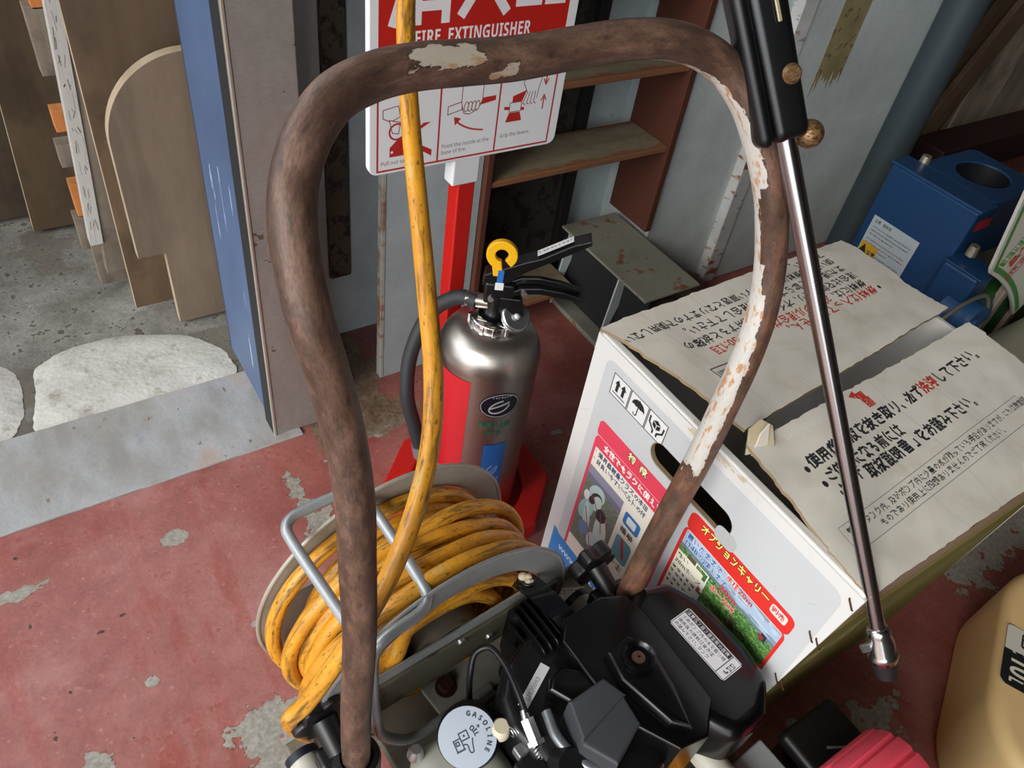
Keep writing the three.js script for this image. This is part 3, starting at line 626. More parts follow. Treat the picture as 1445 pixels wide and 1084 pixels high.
{
  const t = thing('fire_extinguisher', 'brushed stainless steel fire extinguisher with yellow safety ring and black hose', 'fire extinguisher', [.488, .012, -.653]);
  const r = .0725, brush = texOf(64, 1024, (u, v, o) => { const q = 150 + (ns(NC, u * .05, v * 3) - .5) * 130 + (ns(ND, u * .1, v) - .5) * 90; o[0] = o[1] = o[2] = q; }, false);
  const mSS = P(0xb4aea6, .3, 1, { roughness: .33, bumpMap: brush, bumpScale: .00008, anisotropy: .5 }), mChrome = M(0xd6d8da, .14, 1), mBlack = M(0x0d0e10, .3), mRubber = M(0x24262a, .62);
  const prof = [[.0001, .01], [.06, .004], [.068, 0], [.0715, .008], [r, .02], [r, .335]];
  for (let i = 1; i <= 9; i++) { const a = i / 9; prof.push([r - (r - .027) * (1 - Math.cos(a * PI / 2)) * .92 - .0005 * i, .335 + .046 * Math.sin(a * PI / 2)]); }
  prof.push([.026, .386], [.0001, .386]);
  part('cylinder', lathe(prof, 96), mSS, t);
  const ringP = [[.022, .376], [.0325, .377], [.0335, .380], [.0335, .391], [.032, .394], [.022, .395]];
  const ring = part('collar_ring', lathe(ringP, 48), mChrome, t);
  for (let i = 0; i < 12; i++) { const a = i / 12 * 2 * PI; part('grip_notch', bx(-.003, .003, .379, .392, .0325, .0355, .001).rotateY(a), mChrome, ring); }
  part('gauge', join(aim(lathe([[.0001, 0], [.0205, 0], [.022, .004], [.020, .009], [.017, .0085], [.0001, .0065]], 40), V(.0165, .398, .0225), V(.05, .72, .69))), M(0xbfc2c4, .2, .9), t);
  part('gauge_pin', aim(lathe([[.0001, 0], [.005, 0], [.004, .004], [.0001, .005]], 20), V(.0168, .4035, .0275), V(.05, .72, .69)), M(0xd8d8d8, .3, .3), t);
  const dir = V(.82, 0, .57).normalize(), side = V(-dir.z, 0, dir.x);
  const at = (a, y, s = 0) => V(dir.x * a + side.x * s, y, dir.z * a + side.z * s);
  part('valve_body', smooth(join(cyl(at(0, .386), at(0, .432), .0165, .014, 20), bx(-.018, .022, .418, .452, -.013, .013, .004).rotateY(Math.atan2(-dir.z, dir.x)))), mBlack, t);
  const leverShape = (pts, wd) => { const g = extr(poly(pts), wd, .0015, 2); g.translate(0, 0, -wd / 2); g.rotateY(Math.atan2(-dir.z, dir.x)); return g; };
  const upper = part('squeeze_lever', leverShape([[-.02, .447], [-.018, .462], [.0, .472], [.03, .488], [.05, .497], [.085, .522], [.105, .531], [.106, .527], [.088, .514], [.052, .489], [.03, .474], [.012, .455]], .019), mBlack, t);
  const lab = canvasTex(256, 64, (g, w, h) => { g.fillStyle = '#c9cacb'; g.fillRect(0, 0, w, h); reseed(3); tinyLines(g, 10, 20, 236, 1, 30, 24, '#666'); });
  const lp = new THREE.PlaneGeometry(.05, .0125); lp.rotateX(-PI / 2); lp.rotateZ(.60); lp.rotateY(Math.atan2(-dir.z, dir.x)); lp.translate(at(.064, .5125).x, .5125, at(.064, .5125).z); part('lever_label', lp, T(lab, .5), upper);
  const lowPts = []; const C = [[.012, .436], [.03, .447], [.055, .451], [.085, .449], [.113, .443]]; for (const [a, y] of C) lowPts.push([a, y]); for (const [a, y] of [...C].reverse()) lowPts.push([a, y - .007 + (a > .1 ? .004 : 0)]);
  part('carry_lever', leverShape(lowPts, .02), mBlack, t); part('carry_lever', leverShape(lowPts.map(([a, y]) => [a * .95, y + .012 - a * .03]), .004), mBlack, t);
  for (const [a, y] of [[.034, .444], [-.008, .428]]) part('rivet', cyl(at(a, y, .0105), at(a, y, .016), .0045, .004, 16), M(0xc4c6c8, .25, .9), t);
  part('bracket_plate', leverShape([[-.008, .43], [.03, .43], [.036, .405], [.012, .398]], .024), mBlack, t);
  // yellow pull ring: open ring with a straight tail
  const ry = new THREE.Shape(); ry.absarc(0, 0, .0185, -.85, 4.1, false); ry.lineTo(-.0085, -.029); ry.lineTo(.0015, -.029); ry.lineTo(-.0015, -.0102); ry.absarc(0, 0, .0098, 4.45, -.85, true); ry.closePath();
  const rg = extr(ry, .006, .0015, 3); rg.rotateY(-.62).rotateX(-.12); const rp = at(-.001, .486, .003); rg.translate(rp.x, rp.y + .008, rp.z);
  part('safety_ring', rg, M(0xe2ab10, .35), t, 'yellow safety pull ring');
  part('safety_tag', bx(-.004, .004, .452, .474, .0125, .0135, .0003).rotateY(-.55), M(0x2768b4, .45), t); part('tag_print', bx(-.0055, .0055, .444, .4555, .0138, .0146, .0003).rotateY(-.55), M(0xdadcdc, .5), t);
  // discharge hose
  const h0 = V(-.0135, .4, -.003), hp = [V(-.022, .412, -.012), V(-.036, .408, -.034), V(-.064, .378, -.055), V(-.098, .318, -.048), V(-.112, .258, -.028), V(-.106, .205, -.012), V(-.1, .168, -.004)];
  part('hose_fitting', cyl(V(-.002, .412, .0), V(-.031, .411, -.026), .0115, .0115, 6), M(0x9c968a, .3, .9), t);
  part('discharge_hose', tube(hp, .0105, 90, 18), mRubber, t);
  part('hose_end', cyl(V(-.1, .17, -.004), V(-.097, .148, -.001), .0128, .0128, 24), M(0x8e9092, .4, .6), t); part('nozzle', cyl(V(-.097, .15, -.001), V(-.092, .1, .004), .0105, .0075, 20), mBlack, t);
  // printed labels wrapped on the cylinder
  const wrap = (y0, y1, a0, a1, rr = r + .0005) => new THREE.CylinderGeometry(rr, rr, y1 - y0, 32, 1, true, R(a0), R(a1 - a0)).translate(0, (y0 + y1) / 2, 0);
  part('red_label', wrap(.055, .325, -128, -51), T(canvasTex(512, 1024, (g, w, h) => { g.fillStyle = '#c4202a'; g.fillRect(0, 0, w, h); g.fillStyle = '#9aa0a4'; g.fillRect(0, 760, 350, 264); reseed(4); tinyLines(g, 20, 790, 300, 6, 34, 22, '#d8dadc'); }), .4), t);
  const em = canvasTex(512, 320, (g, w, h) => {
    g.clearRect(0, 0, w, h); g.fillStyle = '#1a1e28'; g.beginPath(); g.ellipse(256, 160, 250, 152, 0, 0, 7); g.fill(); g.strokeStyle = '#a8acb0'; g.lineWidth = 12; g.beginPath(); g.ellipse(256, 160, 236, 138, 0, 0, 7); g.stroke();
    g.lineWidth = 20; g.strokeStyle = '#c2c6ca'; g.beginPath(); g.ellipse(250, 176, 128, 66, -.3, .3, 5.2); g.stroke(); g.beginPath(); g.moveTo(120, 196); g.lineTo(372, 130); g.stroke(); reseed(6); tinyLines(g, 150, 44, 220, 1, 30, 30, '#a4a8ac');
  });
  part('emblem', wrap(.262, .312, -39, 8, r + .0008), new THREE.MeshStandardMaterial({ map: em, roughness: .35, metalness: .4, transparent: true, alphaTest: .5, side: THREE.DoubleSide }), t);
  const gt = canvasTex(512, 256, (g, w, h) => { g.clearRect(0, 0, w, h); write(g, '新消火', 30, 20, 90, '#1d7a5a', .13); write(g, '上用', 290, 30, 90, '#1d7a5a', .13); write(g, 'ECOSS', 120, 140, 80, '#1d7a5a'); });
  part('green_print', wrap(.222, .257, -40, 5, r + .0006), new THREE.MeshStandardMaterial({ map: gt, roughness: .4, metalness: .2, transparent: true, alphaTest: .4, side: THREE.DoubleSide }), t);
  part('blue_label', wrap(.085, .205, -27, 1, r + .0007), T(canvasTex(256, 512, (g, w, h) => { g.fillStyle = '#1f62b0'; g.fillRect(0, 0, w, h); g.strokeStyle = '#9ec0e6'; g.lineWidth = 8; g.beginPath(); g.ellipse(128, 250, 60, 40, -.4, 0, 5); g.stroke(); g.beginPath(); g.moveTo(70, 300); g.lineTo(190, 220); g.stroke(); reseed(2); tinyLines(g, 30, 340, 200, 5, 34, 22, '#c8dcf0'); }), .4), t);
}

// ---------------------------------------------------------------- the carton: panels, two top flaps, staples, prints
{
  const X0 = .516, X1 = .962, Z0 = -.4825, Z1 = -.0885, H = .4998;
  const t = thing('cardboard_carton', 'large printed white carton with its two worn top flaps pushed open', 'carton', [(X0 + X1) / 2, 0, (Z0 + Z1) / 2]);
  const ox = (X0 + X1) / 2, oz = (Z0 + Z1) / 2;
  const whiteTex = texOf(1024, 1024, (u, v, o) => { const a = ns(NA, u, v), b = ns(NB, u * 2, v * 2), d = ns(ND, u * 2, v * 2); const k = (a - .5) * 10 + (d - .5) * 5; o[0] = 214 + k; o[1] = 213 + k; o[2] = 208 + k; if (b > .72) mixc(o, o, [196, 186, 166], .6); });
  const mWhite = T(whiteTex, .62), mEdge = M(0x8f7a5c, .9), mInner = M(0x7c6a50, .9);
  // front panel, with the hand hole cut through
  const fs = poly([[Z0, 0], [Z1 - .035, 0], [Z1, H - .004], [Z0, H - .002]]);
  const hole = new THREE.Path(); const hx = -.292, hy = .424, hw = .066, hh = .017;
  hole.moveTo(hx - hw + hh, hy - hh); hole.lineTo(hx + hw - hh, hy - hh); hole.absarc(hx + hw - hh, hy, hh, -PI / 2, PI / 2); hole.lineTo(hx - hw + hh, hy + hh); hole.absarc(hx - hw + hh, hy, hh, PI / 2, 1.5 * PI);
  fs.holes.push(hole);
  // shape (z, y) extruded along +x
  const toFront = (g, x) => { g.applyMatrix4(new THREE.Matrix4().makeBasis(V(0, 0, 1), V(0, 1, 0), V(-1, 0, 0))); return g.translate(x - ox, 0, -oz); };
  const front = part('front_panel', boxUV(toFront(extr(fs, .005), X0 + .005), .5), mWhite, t);
  const k = 4400, px = (z) => (z - Z0) * k, py = (y) => (H - y) * k;
  const W = Math.round((Z1 - Z0) * k), HH = Math.round(H * k);
  // small scenes printed on the carton
  function photoA(g, x, y, w, h) {          // people handling the machine
    g.save(); g.beginPath(); g.rect(x, y, w, h); g.clip(); g.fillStyle = '#6c7468'; g.fillRect(x, y, w, h); reseed(31);
    for (let i = 0; i < 500; i++) { g.fillStyle = ['#5b6452', '#7d8274', '#4c5546', '#8a8a86'][i % 4]; g.fillRect(x + rnd(0, w), y + rnd(0, h), rnd(4, 20), rnd(3, 12)); }
    g.fillStyle = '#8a8aa0'; g.fillRect(x, y, w, h * .16); g.fillStyle = '#6f6f86'; g.fillRect(x, y + h * .1, w, h * .06);
    const bl = (c, a, b, r1, r2, rot) => { g.fillStyle = c; g.beginPath(); g.ellipse(x + a * w, y + b * h, r1 * w, r2 * h, rot, 0, 7); g.fill(); };
    bl('#b4ccc8', .38, .25, .2, .12, .5); bl('#2b3438', .4, .3, .13, .09, .5); bl('#b8cfca', .44, .34, .12, .1, .2); bl('#9cc0ba', .22, .52, .17, .16, .3); bl('#b7d2cc', .3, .62, .1, .2, -.2); bl('#6c82a8', .3, .76, .14, .09, .2); bl('#c0d4d0', .72, .62, .18, .22, -.1); bl('#222a30', .62, .42, .14, .08, .3); bl('#b6cbc8', .58, .8, .14, .1, 0); bl('#5878a2', .68, .93, .14, .08, .1); bl('#e2e6e4', .14, .36, .08, .06, 0); bl('#332d30', .3, .36, .08, .05, .4);
    g.strokeStyle = '#a83a40'; g.lineWidth = 8; for (const [a, b, c, d] of [[.3, .3, .5, .42], [.2, .5, .42, .72], [.6, .4, .74, .6], [.44, .72, .6, .9], [.75, .4, .9, .55]]) { g.beginPath(); g.moveTo(x + a * w, y + b * h); g.lineTo(x + c * w, y + d * h); g.stroke(); }
    g.restore();
  }
  function photoB(g, x, y, w, h) {          // green field with rows, the machine on a path
    g.save(); g.beginPath(); g.rect(x, y, w, h); g.clip(); g.fillStyle = '#a8bcd0'; g.fillRect(x, y, w, h); reseed(77);
    for (let i = 0; i < 60; i++) { g.fillStyle = ['#98acc0', '#b8c8d6', '#8296a8'][i % 3]; g.beginPath(); g.ellipse(x + rnd(0, w), y + rnd(0, h * .22), rnd(10, 50), rnd(3, 12), 0, 0, 7); g.fill(); }
    g.fillStyle = '#6d7f86'; g.fillRect(x, y + h * .2, w, h * .1);
    g.fillStyle = '#4f7a3c'; g.fillRect(x, y + h * .26, w, h); 
    for (let i = 0; i < 2600; i++) { const b = rnd(.24, 1); g.fillStyle = ['#3d6a2e', '#5f9448', '#2f5426', '#74a658', '#86b068'][i % 5]; g.beginPath(); g.ellipse(x + rnd(0, w), y + b * h, rnd(3, 6 + 12 * b), rnd(2, 4 + 7 * b), 0, 0, 7); g.fill(); }
    g.fillStyle = '#5d4e3e'; g.beginPath(); g.moveTo(x + w * .1, y + h * .26); g.lineTo(x + w * .2, y + h * .26); g.lineTo(x + w * .52, y + h); g.lineTo(x + w * .18, y + h); g.fill();
    g.beginPath(); g.moveTo(x + w * .62, y + h * .4); g.lineTo(x + w * .66, y + h * .4); g.lineTo(x + w * .86, y + h); g.lineTo(x + w * .72, y + h); g.fill();
    g.fillStyle = '#e6e8e2'; g.fillRect(x + w * .14, y + h * .38, w * .2, h * .16); g.strokeStyle = '#e6e8e2'; g.lineWidth = 9; g.strokeRect(x + w * .2, y + h * .26, w * .13, h * .2); g.fillStyle = '#a83a30'; g.fillRect(x + w * .15, y + h * .5, w * .17, h * .06); g.fillStyle = '#2c2a28'; g.beginPath(); g.ellipse(x + w * .23, y + h * .55, 40, 26, 0, 0, 7); g.fill(); g.fillStyle = '#e6e8e2'; g.fillRect(x + w * .12, y + h * .56, w * .06, h * .12); g.fillRect(x + w * .28, y + h * .58, w * .06, h * .12);
    g.fillStyle = '#2b3340'; g.fillRect(x + w * .88, y + h * .2, w * .05, h * .1); g.fillStyle = '#9a3038'; g.fillRect(x + w * .86, y + h * .24, w * .05, h * .05); g.restore();
  }
  const rr = (g, x, y, w, h, r, c) => { g.fillStyle = c; g.beginPath(); g.roundRect(x, y, w, h, r); g.fill(); };
  const outline = (g, text, x, y, s, fill, edge, b = .12, sq = 1) => { write(g, text, x, y, s, edge, b + .12, sq); write(g, text, x, y, s, fill, b, sq); };
  const print = canvasTex(Math.round(W * .92), Math.round(HH * .92), (g) => {
    const w = W, h = HH; g.scale(.92, .92);
    g.fillStyle = '#d6d6d3'; g.fillRect(0, 0, w, h);
    rr(g, px(-.4585), py(.482), (.4585 - .102) * k, h + 200, 60, '#c2c5c6');
    // handling marks
    for (let i = 0; i < 3; i++) {
      const x = px(-.441 + i * .0324), y = py(.470), s = .0305 * k; g.fillStyle = '#dcdedc'; g.fillRect(x, y, s, s * 1.04); g.strokeStyle = '#1d1e20'; g.lineWidth = 5; g.strokeRect(x, y, s, s * 1.04);
      g.fillStyle = '#1d1e20'; const u = s / 10;
      if (i === 0) { for (const a of [3.1, 6.6]) { g.beginPath(); g.moveTo(x + a * u, y + 1.5 * u); g.lineTo(x + (a + 1.6) * u, y + 4 * u); g.lineTo(x + (a - 1.6) * u, y + 4 * u); g.fill(); g.fillRect(x + (a - .75) * u, y + 3.8 * u, 1.5 * u, 3.7 * u); } g.fillRect(x + 1.2 * u, y + 8.4 * u, 7.4 * u, .5 * u); }
      if (i === 1) { g.beginPath(); g.arc(x + 5 * u, y + 5 * u, 3.6 * u, PI, 0); g.quadraticCurveTo(x + 7.4 * u, y + 4.2 * u, x + 6.2 * u, y + 5 * u); g.quadraticCurveTo(x + 5 * u, y + 4.2 * u, x + 3.8 * u, y + 5 * u); g.quadraticCurveTo(x + 2.6 * u, y + 4.2 * u, x + 1.4 * u, y + 5 * u); g.fill(); g.fillRect(x + 4.8 * u, y + 1 * u, .5 * u, 7.4 * u); g.lineWidth = .5 * u; g.beginPath(); g.arc(x + 4.2 * u, y + 8.2 * u, .9 * u, 0, PI); g.stroke(); }
      if (i === 2) { g.beginPath(); for (let q = 0; q < 6; q++) { const a = q * PI / 3 + .5; g.lineTo(x + (5 + 2.3 * Math.cos(a)) * u, y + (4 + 2.3 * Math.sin(a)) * u); } g.fill(); g.strokeStyle = '#dcdedc'; g.lineWidth = .35 * u; g.beginPath(); g.moveTo(x + 5 * u, y + 4 * u); g.lineTo(x + 5 * u, y + 6.3 * u); g.moveTo(x + 5 * u, y + 4 * u); g.lineTo(x + 3 * u, y + 3 * u); g.moveTo(x + 5 * u, y + 4 * u); g.lineTo(x + 7 * u, y + 3 * u); g.stroke(); g.strokeStyle = '#1d1e20'; g.lineWidth = .8 * u; g.beginPath(); g.moveTo(x + 1.2 * u, y + 2 * u); g.lineTo(x + 1.3 * u, y + 5 * u); g.lineTo(x + 4 * u, y + 7.4 * u); g.lineTo(x + 4 * u, y + 9 * u); g.moveTo(x + 8.8 * u, y + 2.6 * u); g.lineTo(x + 8.6 * u, y + 5.5 * u); g.lineTo(x + 6.2 * u, y + 7.4 * u); g.lineTo(x + 6.2 * u, y + 9 * u); g.stroke(); }
    }
    // feature panel
    const pk = '#dd4258', rd = '#d8302a';
    rr(g, px(-.441), py(.3925), .1555 * k, .03 * k, 40, pk); rr(g, px(-.441), py(.3665), .1545 * k, .305 * k, 50, pk); rr(g, px(-.436), py(.345), .1455 * k, .279 * k, 12, '#e9e4d8');
    g.strokeStyle = '#e8aab0'; g.lineWidth = 5; g.beginPath(); g.moveTo(px(-.438), py(.3655)); g.lineTo(px(-.29), py(.3655)); g.stroke();
    outline(g, '特', px(-.3835), py(.3895), 62, '#f4eebc', '#4c2a22'); outline(g, '徴', px(-.3615), py(.3895), 62, '#f4eebc', '#4c2a22');
    write(g, '女性でもラクに使える', px(-.4225), py(.3620), 56, '#fbf4f2', .15, .88);
    write(g, '・業界最軽量クラスの本体', px(-.4365), py(.3425), 46, '#2d4468', .13, .86); write(g, '・背負いやすいベルトの付', px(-.4365), py(.3295), 46, '#2d4468', .13, .86);
    photoA(g, px(-.436), py(.311), .0705 * k, .153 * k);
    rr(g, px(-.358), py(.303), .03 * k, .024 * k, 22, '#2f74b4'); rr(g, px(-.352), py(.298), .017 * k, .014 * k, 10, '#dfe6ea'); rr(g, px(-.322), py(.303), .03 * k, .024 * k, 22, '#2f74b4');
    write(g, '補助', px(-.357), py(.274), 56, '#2b2b2b', .12); rr(g, px(-.3585), py(.255), .03 * k, .045 * k, 30, '#5f98a6'); g.strokeStyle = '#b8363c'; g.lineWidth = 22; g.beginPath(); g.moveTo(px(-.347), py(.25)); g.lineTo(px(-.337), py(.222)); g.stroke(); write(g, 'チェ', px(-.357), py(.206), 60, '#2b2b2b', .11); write(g, '付用', px(-.316), py(.255), 56, '#2b2b2b', .1);
    rr(g, px(-.318), py(.238), .024 * k, .05 * k, 20, '#7a90b4'); g.strokeStyle = '#b8363c'; g.lineWidth = 18; g.beginPath(); g.moveTo(px(-.312), py(.23)); g.lineTo(px(-.302), py(.2)); g.stroke();
    // option panel
    rr(g, px(-.276), py(.405), .1545 * k, .03 * k, 40, rd); rr(g, px(-.276), py(.379), .1545 * k, .31 * k, 50, rd);
    rr(g, px(-.2715), py(.3745), .146 * k, .302 * k, 14, '#ece7d4');
    photoB(g, px(-.2715), py(.3735), .146 * k, .118 * k);
    g.fillStyle = '#ece7d4'; g.fillRect(px(-.2715), py(.336), .042 * k, .09 * k); write(g, '長い', px(-.2695), py(.333), 40, '#3a3a34', .1); write(g, '20mホース', px(-.2695), py(.3225), 38, '#3a3a34', .1); for (let i = 0; i < 2; i++) tinyLines(g, px(-.2695), py(.308 - i * .02), .036 * k, 2, 40, 30, '#46443e');
    outline(g, 'オプションキャリー', px(-.257), py(.4015), 58, '#f6ea7c', '#5a1c18', .14, .86); rr(g, px(-.151), py(.3985), .0215 * k, .0135 * k, 14, '#f0d8d2'); write(g, '別売', px(-.1495), py(.3965), 40, '#b22c2a', .12, .95);
    outline(g, '置いたままで', px(-.268), py(.3715), 46, '#2f58a0', '#dfe6f0', .12, .9); outline(g, '半径20m', px(-.206), py(.3735), 46, '#c8342e', '#f0e2dc', .12, .9); outline(g, '(14bの)使えます', px(-.2675), py(.3605), 44, '#2f58a0', '#dfe6f0', .12, .86);
    outline(g, '20m', px(-.208), py(.354), 58, '#cc2a2a', '#f0d6d0', .13); outline(g, 'ホース付', px(-.216), py(.339), 46, '#cc2a2a', '#f0d6d0', .13, .9);
    reseed(12); write(g, '使いやすい', px(-.268), py(.248), 44, '#3a3a34', .09); write(g, '20mホース付で小', px(-.268), py(.235), 40, '#3a3a34', .09); for (let i = 0; i < 6; i++) tinyLines(g, px(-.268), py(.215 - i * .02), .13 * k, 2, 36, 26, '#46443e');
    // blue band at the lower left with the web address
    g.fillStyle = '#3a86cc'; g.beginPath(); g.moveTo(px(-.467), py(.133)); g.quadraticCurveTo(px(-.462), py(.136), px(-.455), py(.128)); g.lineTo(px(-.15), py(.128)); g.lineTo(px(-.15), py(.05)); g.lineTo(px(-.467), py(.05)); g.fill();
    g.fillStyle = '#dfeaf4'; g.font = 'bold 74px sans-serif'; g.fillText('www.koshin-ltd', px(-.448), py(.1));
    // scuffs
    reseed(61); for (let i = 0; i < 70; i++) { g.strokeStyle = 'rgba(120,108,92,' + rnd(.08, .3).toFixed(2) + ')'; g.lineWidth = rnd(1, 4); const x = rnd(0, w), y = rnd(0, h); g.beginPath(); g.moveTo(x, y); g.lineTo(x + rnd(-60, 60), y + rnd(-60, 60)); g.stroke(); }
    g.fillStyle = '#c6b898'; for (let i = 0; i < 40; i++) { g.beginPath(); g.ellipse(px(-.29 + rnd(-.03, .05)), py(.494 + rnd(-.003, .004)), rnd(4, 26), rnd(3, 9), .1, 0, 7); g.fill(); }
  });
  const pg = new THREE.ShapeGeometry(fs, 24); unitUV(pg); toFront(pg, X0 - .0006); part('front_print', pg, T(print, .5), front);
  part('hand_flap', toFront(extr(roundRect(.03, .022, .010, hx + .064, hy - .014), .0006), X0 - .0004), M(0xb4b6b7, .6), front);
  part('hole_edge', (() => { const ring = new THREE.Shape(hole.getPoints(16)); const inn = new THREE.Path(hole.getPoints(16).map((p) => V2(hx + (p.x - hx) * .985, hy + (p.y - hy) * .94))); ring.holes.push(inn); return toFront(extr(ring, .0052), X0 + .0051); })(), mEdge, front);
  // other walls
  part('left_panel', boxUV(bx(X0 - ox, X1 - ox, 0, H - .006, Z0 - oz, Z0 + .005 - oz), .5), mWhite, t);
  part('back_panel', boxUV(toFront(extr(poly([[Z0, 0], [Z1 - .036, 0], [Z1, H - .004], [Z0, H - .002]]), .005), X1), .5), mWhite, t);
  part('bottom_panel', bx(X0 - ox, X1 - ox, .001, .006, Z0 - oz, Z1 - .037 - oz), mInner, t);
  const shadedSideT = canvasTex(1024, 1024, (g, w, h) => { g.fillStyle = '#8e7a68'; g.fillRect(0, 0, w, h); g.fillStyle = '#5c5a24'; g.fillRect(0, 120, w, 904); g.fillStyle = '#86803a'; g.fillRect(0, 130, w, 60); write(g, '新品', 80, 320, 130, '#8e8a58', .12); reseed(9); tinyLines(g, 420, 330, 520, 4, 44, 28, '#8e8a58'); });  // olive side print, darkened for the shade on this side
  part('right_panel', (() => { const g = new THREE.BoxGeometry(X1 - X0, H - .005, .005); return g.translate(0, (H - .005) / 2, 0).applyMatrix4(new THREE.Matrix4().makeShear(0, 0, 0, .07, 0, 0)).translate(0, 0, Z1 - .038 - oz); })(), T(shadedSideT, .6), t);
  // top rim of the front panel bends over as a pale lip
  part('front_lip', boxUV(bx(X0 - ox, X0 + .011 - ox, H - .006, H + .0005, Z0 + .004 - oz, Z1 - .002 - oz, .0028), .5), mWhite, t);
  // flaps: corner points (x, z, y), with creases and waves, print on top
  function flap(name, c, tex, seed, label, lift) {
    const nx = 60, nz = 36, g = new THREE.BoxGeometry(1, 1, 1, nx, 1, nz), p = g.attributes.position;
    for (let i = 0; i < p.count; i++) {
      const u = p.getX(i) + .5, v = p.getZ(i) + .5, w = p.getY(i) + .5;
      const q = [0, 1, 2].map((m) => lerp(lerp(c[0][m], c[1][m], u), lerp(c[3][m], c[2][m], u), v));
      const rag = (v < .02 || v > .98 || u < .01 || u > .99) ? (ns(NC, u * 1.7 + seed, v * 1.7) - .5) * .006 : 0;
      const wave = (ns(NA, u * .5 + seed, v * .4 + .2) - .5) * .012 + (ns(NB, u * .6, v * .5 + seed) - .5) * .003 + lift(u, v);
      p.setXYZ(i, q[0] - ox + rag, q[2] + wave + w * .0042, q[1] - oz + rag * .8);
    }
    g.computeVertexNormals();
    const e = mEdge; const m = new THREE.Mesh(g, [e, e, tex, mInner, e, e]); m.name = name; m.userData.label = label; m.castShadow = m.receiveShadow = true; t.add(m); return m;
  }
  function flapPrint(w, h, flip, draw, seed) {   // w, h in metres
    const K = 4200; return T(canvasTex(Math.round(w * K), Math.round(h * K), (g, cw, ch) => {
      g.fillStyle = '#e0dbce'; g.fillRect(0, 0, cw, ch); reseed(seed);
      for (let i = 0; i < 90; i++) { g.fillStyle = ['rgba(196,184,156,.10)', 'rgba(230,226,216,.12)', 'rgba(170,156,130,.05)'][i % 3]; g.beginPath(); g.ellipse(rnd(0, cw), rnd(0, ch), rnd(20, 190), rnd(10, 70), rnd(0, 3), 0, 7); g.fill(); }
      if (flip) { g.translate(cw, ch); g.rotate(PI); }
      draw(g, K, cw, ch);
      // creases and wear
      for (let i = 0; i < 9; i++) { const x = rnd(.1, .9) * cw; g.strokeStyle = 'rgba(146,134,112,.5)'; g.lineWidth = rnd(1.5, 4); g.beginPath(); g.moveTo(x, 0); g.bezierCurveTo(x + rnd(-40, 40), ch * .3, x + rnd(-60, 60), ch * .6, x + rnd(-70, 70), ch); g.stroke(); g.strokeStyle = 'rgba(236,232,224,.6)'; g.lineWidth = 2; g.stroke(); }
      for (let i = 0; i < 50; i++) { g.fillStyle = 'rgba(92,76,54,' + rnd(.2, .6).toFixed(2) + ')'; g.fillRect(rnd(0, cw), rnd(0, ch), rnd(1, 4), rnd(1, 4)); }
    }), .55); }
  const ink = '#26292b', red = '#c2382a';
  // near flap: hinge along the right panel, text read from there
  const nearC = [[.538, -.266, H + .001], [.965, -.286, H + .003], [.966, Z1, H], [.5165, Z1, H]];
  const nearT = flapPrint(.445, .19, false, (g, K, cw, ch) => {
    const X = (x) => (x - .5185) * cw / .447, Y = (z) => (z + .276) * ch / .187;
    g.save(); g.translate(X(.552), Y(-.233)); g.rotate(-.045); write(g, '●', 0, 0, 1, ink); g.fillStyle = ink; g.beginPath(); g.ellipse(40, 54, 13, 17, 0, 0, 7); g.fill();
    const a = write(g, '使用後は液を抜き取り、必ず', 70, 0, 78, ink, .145, .93); const b = write(g, '洗浄', a, 0, 78, red, .15, .93); write(g, 'して下さい。', b, 0, 78, ink, .14, .93);
    g.fillStyle = ink; g.beginPath(); g.ellipse(52, 152, 13, 17, 0, 0, 7); g.fill(); write(g, 'ご使用になる前には', 84, 98, 76, ink, .145, .86); write(g, '必ず「取扱説明書」をお読み下さい。', 88, 178, 78, ink, .145, .86);
    g.restore();
    g.save(); g.translate(X(.589), Y(-.156)); g.rotate(-.055); write(g, '新品のタンク内、及びポンプ内に少量の水が残っている場合がありますが、これは検査時の', -160, 10, 41, ink, .095, .92); write(g, 'ものであり使用上に問題ありませんのでご了承ください。', 6, 58, 41, ink, .095, .96);
    g.strokeStyle = '#7b8488'; g.lineWidth = 3; g.strokeRect(-190, -8, 1480, 124); g.restore();
    // red stamp, and tape sheen painted as pale dashes
    g.fillStyle = red; g.save(); g.translate(X(.700), Y(-.268)); g.fillRect(0, 0, 48, 60); g.beginPath(); g.moveTo(-50, 0); g.lineTo(0, -20); g.lineTo(6, 40); g.fill(); g.fillRect(4, 40, 54, 56); g.fillStyle = '#d8b0a2'; for (let i = 0; i < 40; i++) g.fillRect(rnd(4, 50), rnd(44, 92), 5, 3); g.restore();
    for (let i = 0; i < 26; i++) { g.fillStyle = 'rgba(238,236,230,.6)'; g.fillRect(X(.57 + i * .006), Y(-.268 + rnd(0, .004)), rnd(2, 6), rnd(20, 46)); }
  }, 41);
  flap('near_flap', nearC, nearT, .2, 'flap with large black handling instructions', (u, v) => .004 * (1 - v));
  // far flap: hinge along the left panel, text upside down from here
  const farC = [[.5165, Z0 - .001, H], [.9655, Z0 - .012, H], [.968, -.318, H + .004], [.552, -.283, H + .002]];
  const farT = flapPrint(.445, .19, true, (g, K, cw, ch) => {
    const X = (x) => (.9655 - x) * cw / .445, Y = (z) => (-.293 - z) * ch / .192;
    const ln = (x, z, rot) => { g.save(); g.translate(X(x), Y(z)); g.rotate(rot); };
    ln(.905, -.368, .0); g.fillStyle = ink; g.beginPath(); g.ellipse(-38, 30, 11, 14, 0, 0, 7); g.fill(); write(g, '燃料は入っていません。', 0, 0, 74, red, .12, 1); g.restore();
    ln(.902, -.386, .0); let a = write(g, '燃料には、', 0, 0, 66, ink, .12); write(g, '2サイクル混合ガソリン（50:1）', a, 0, 66, red, .12); g.restore();
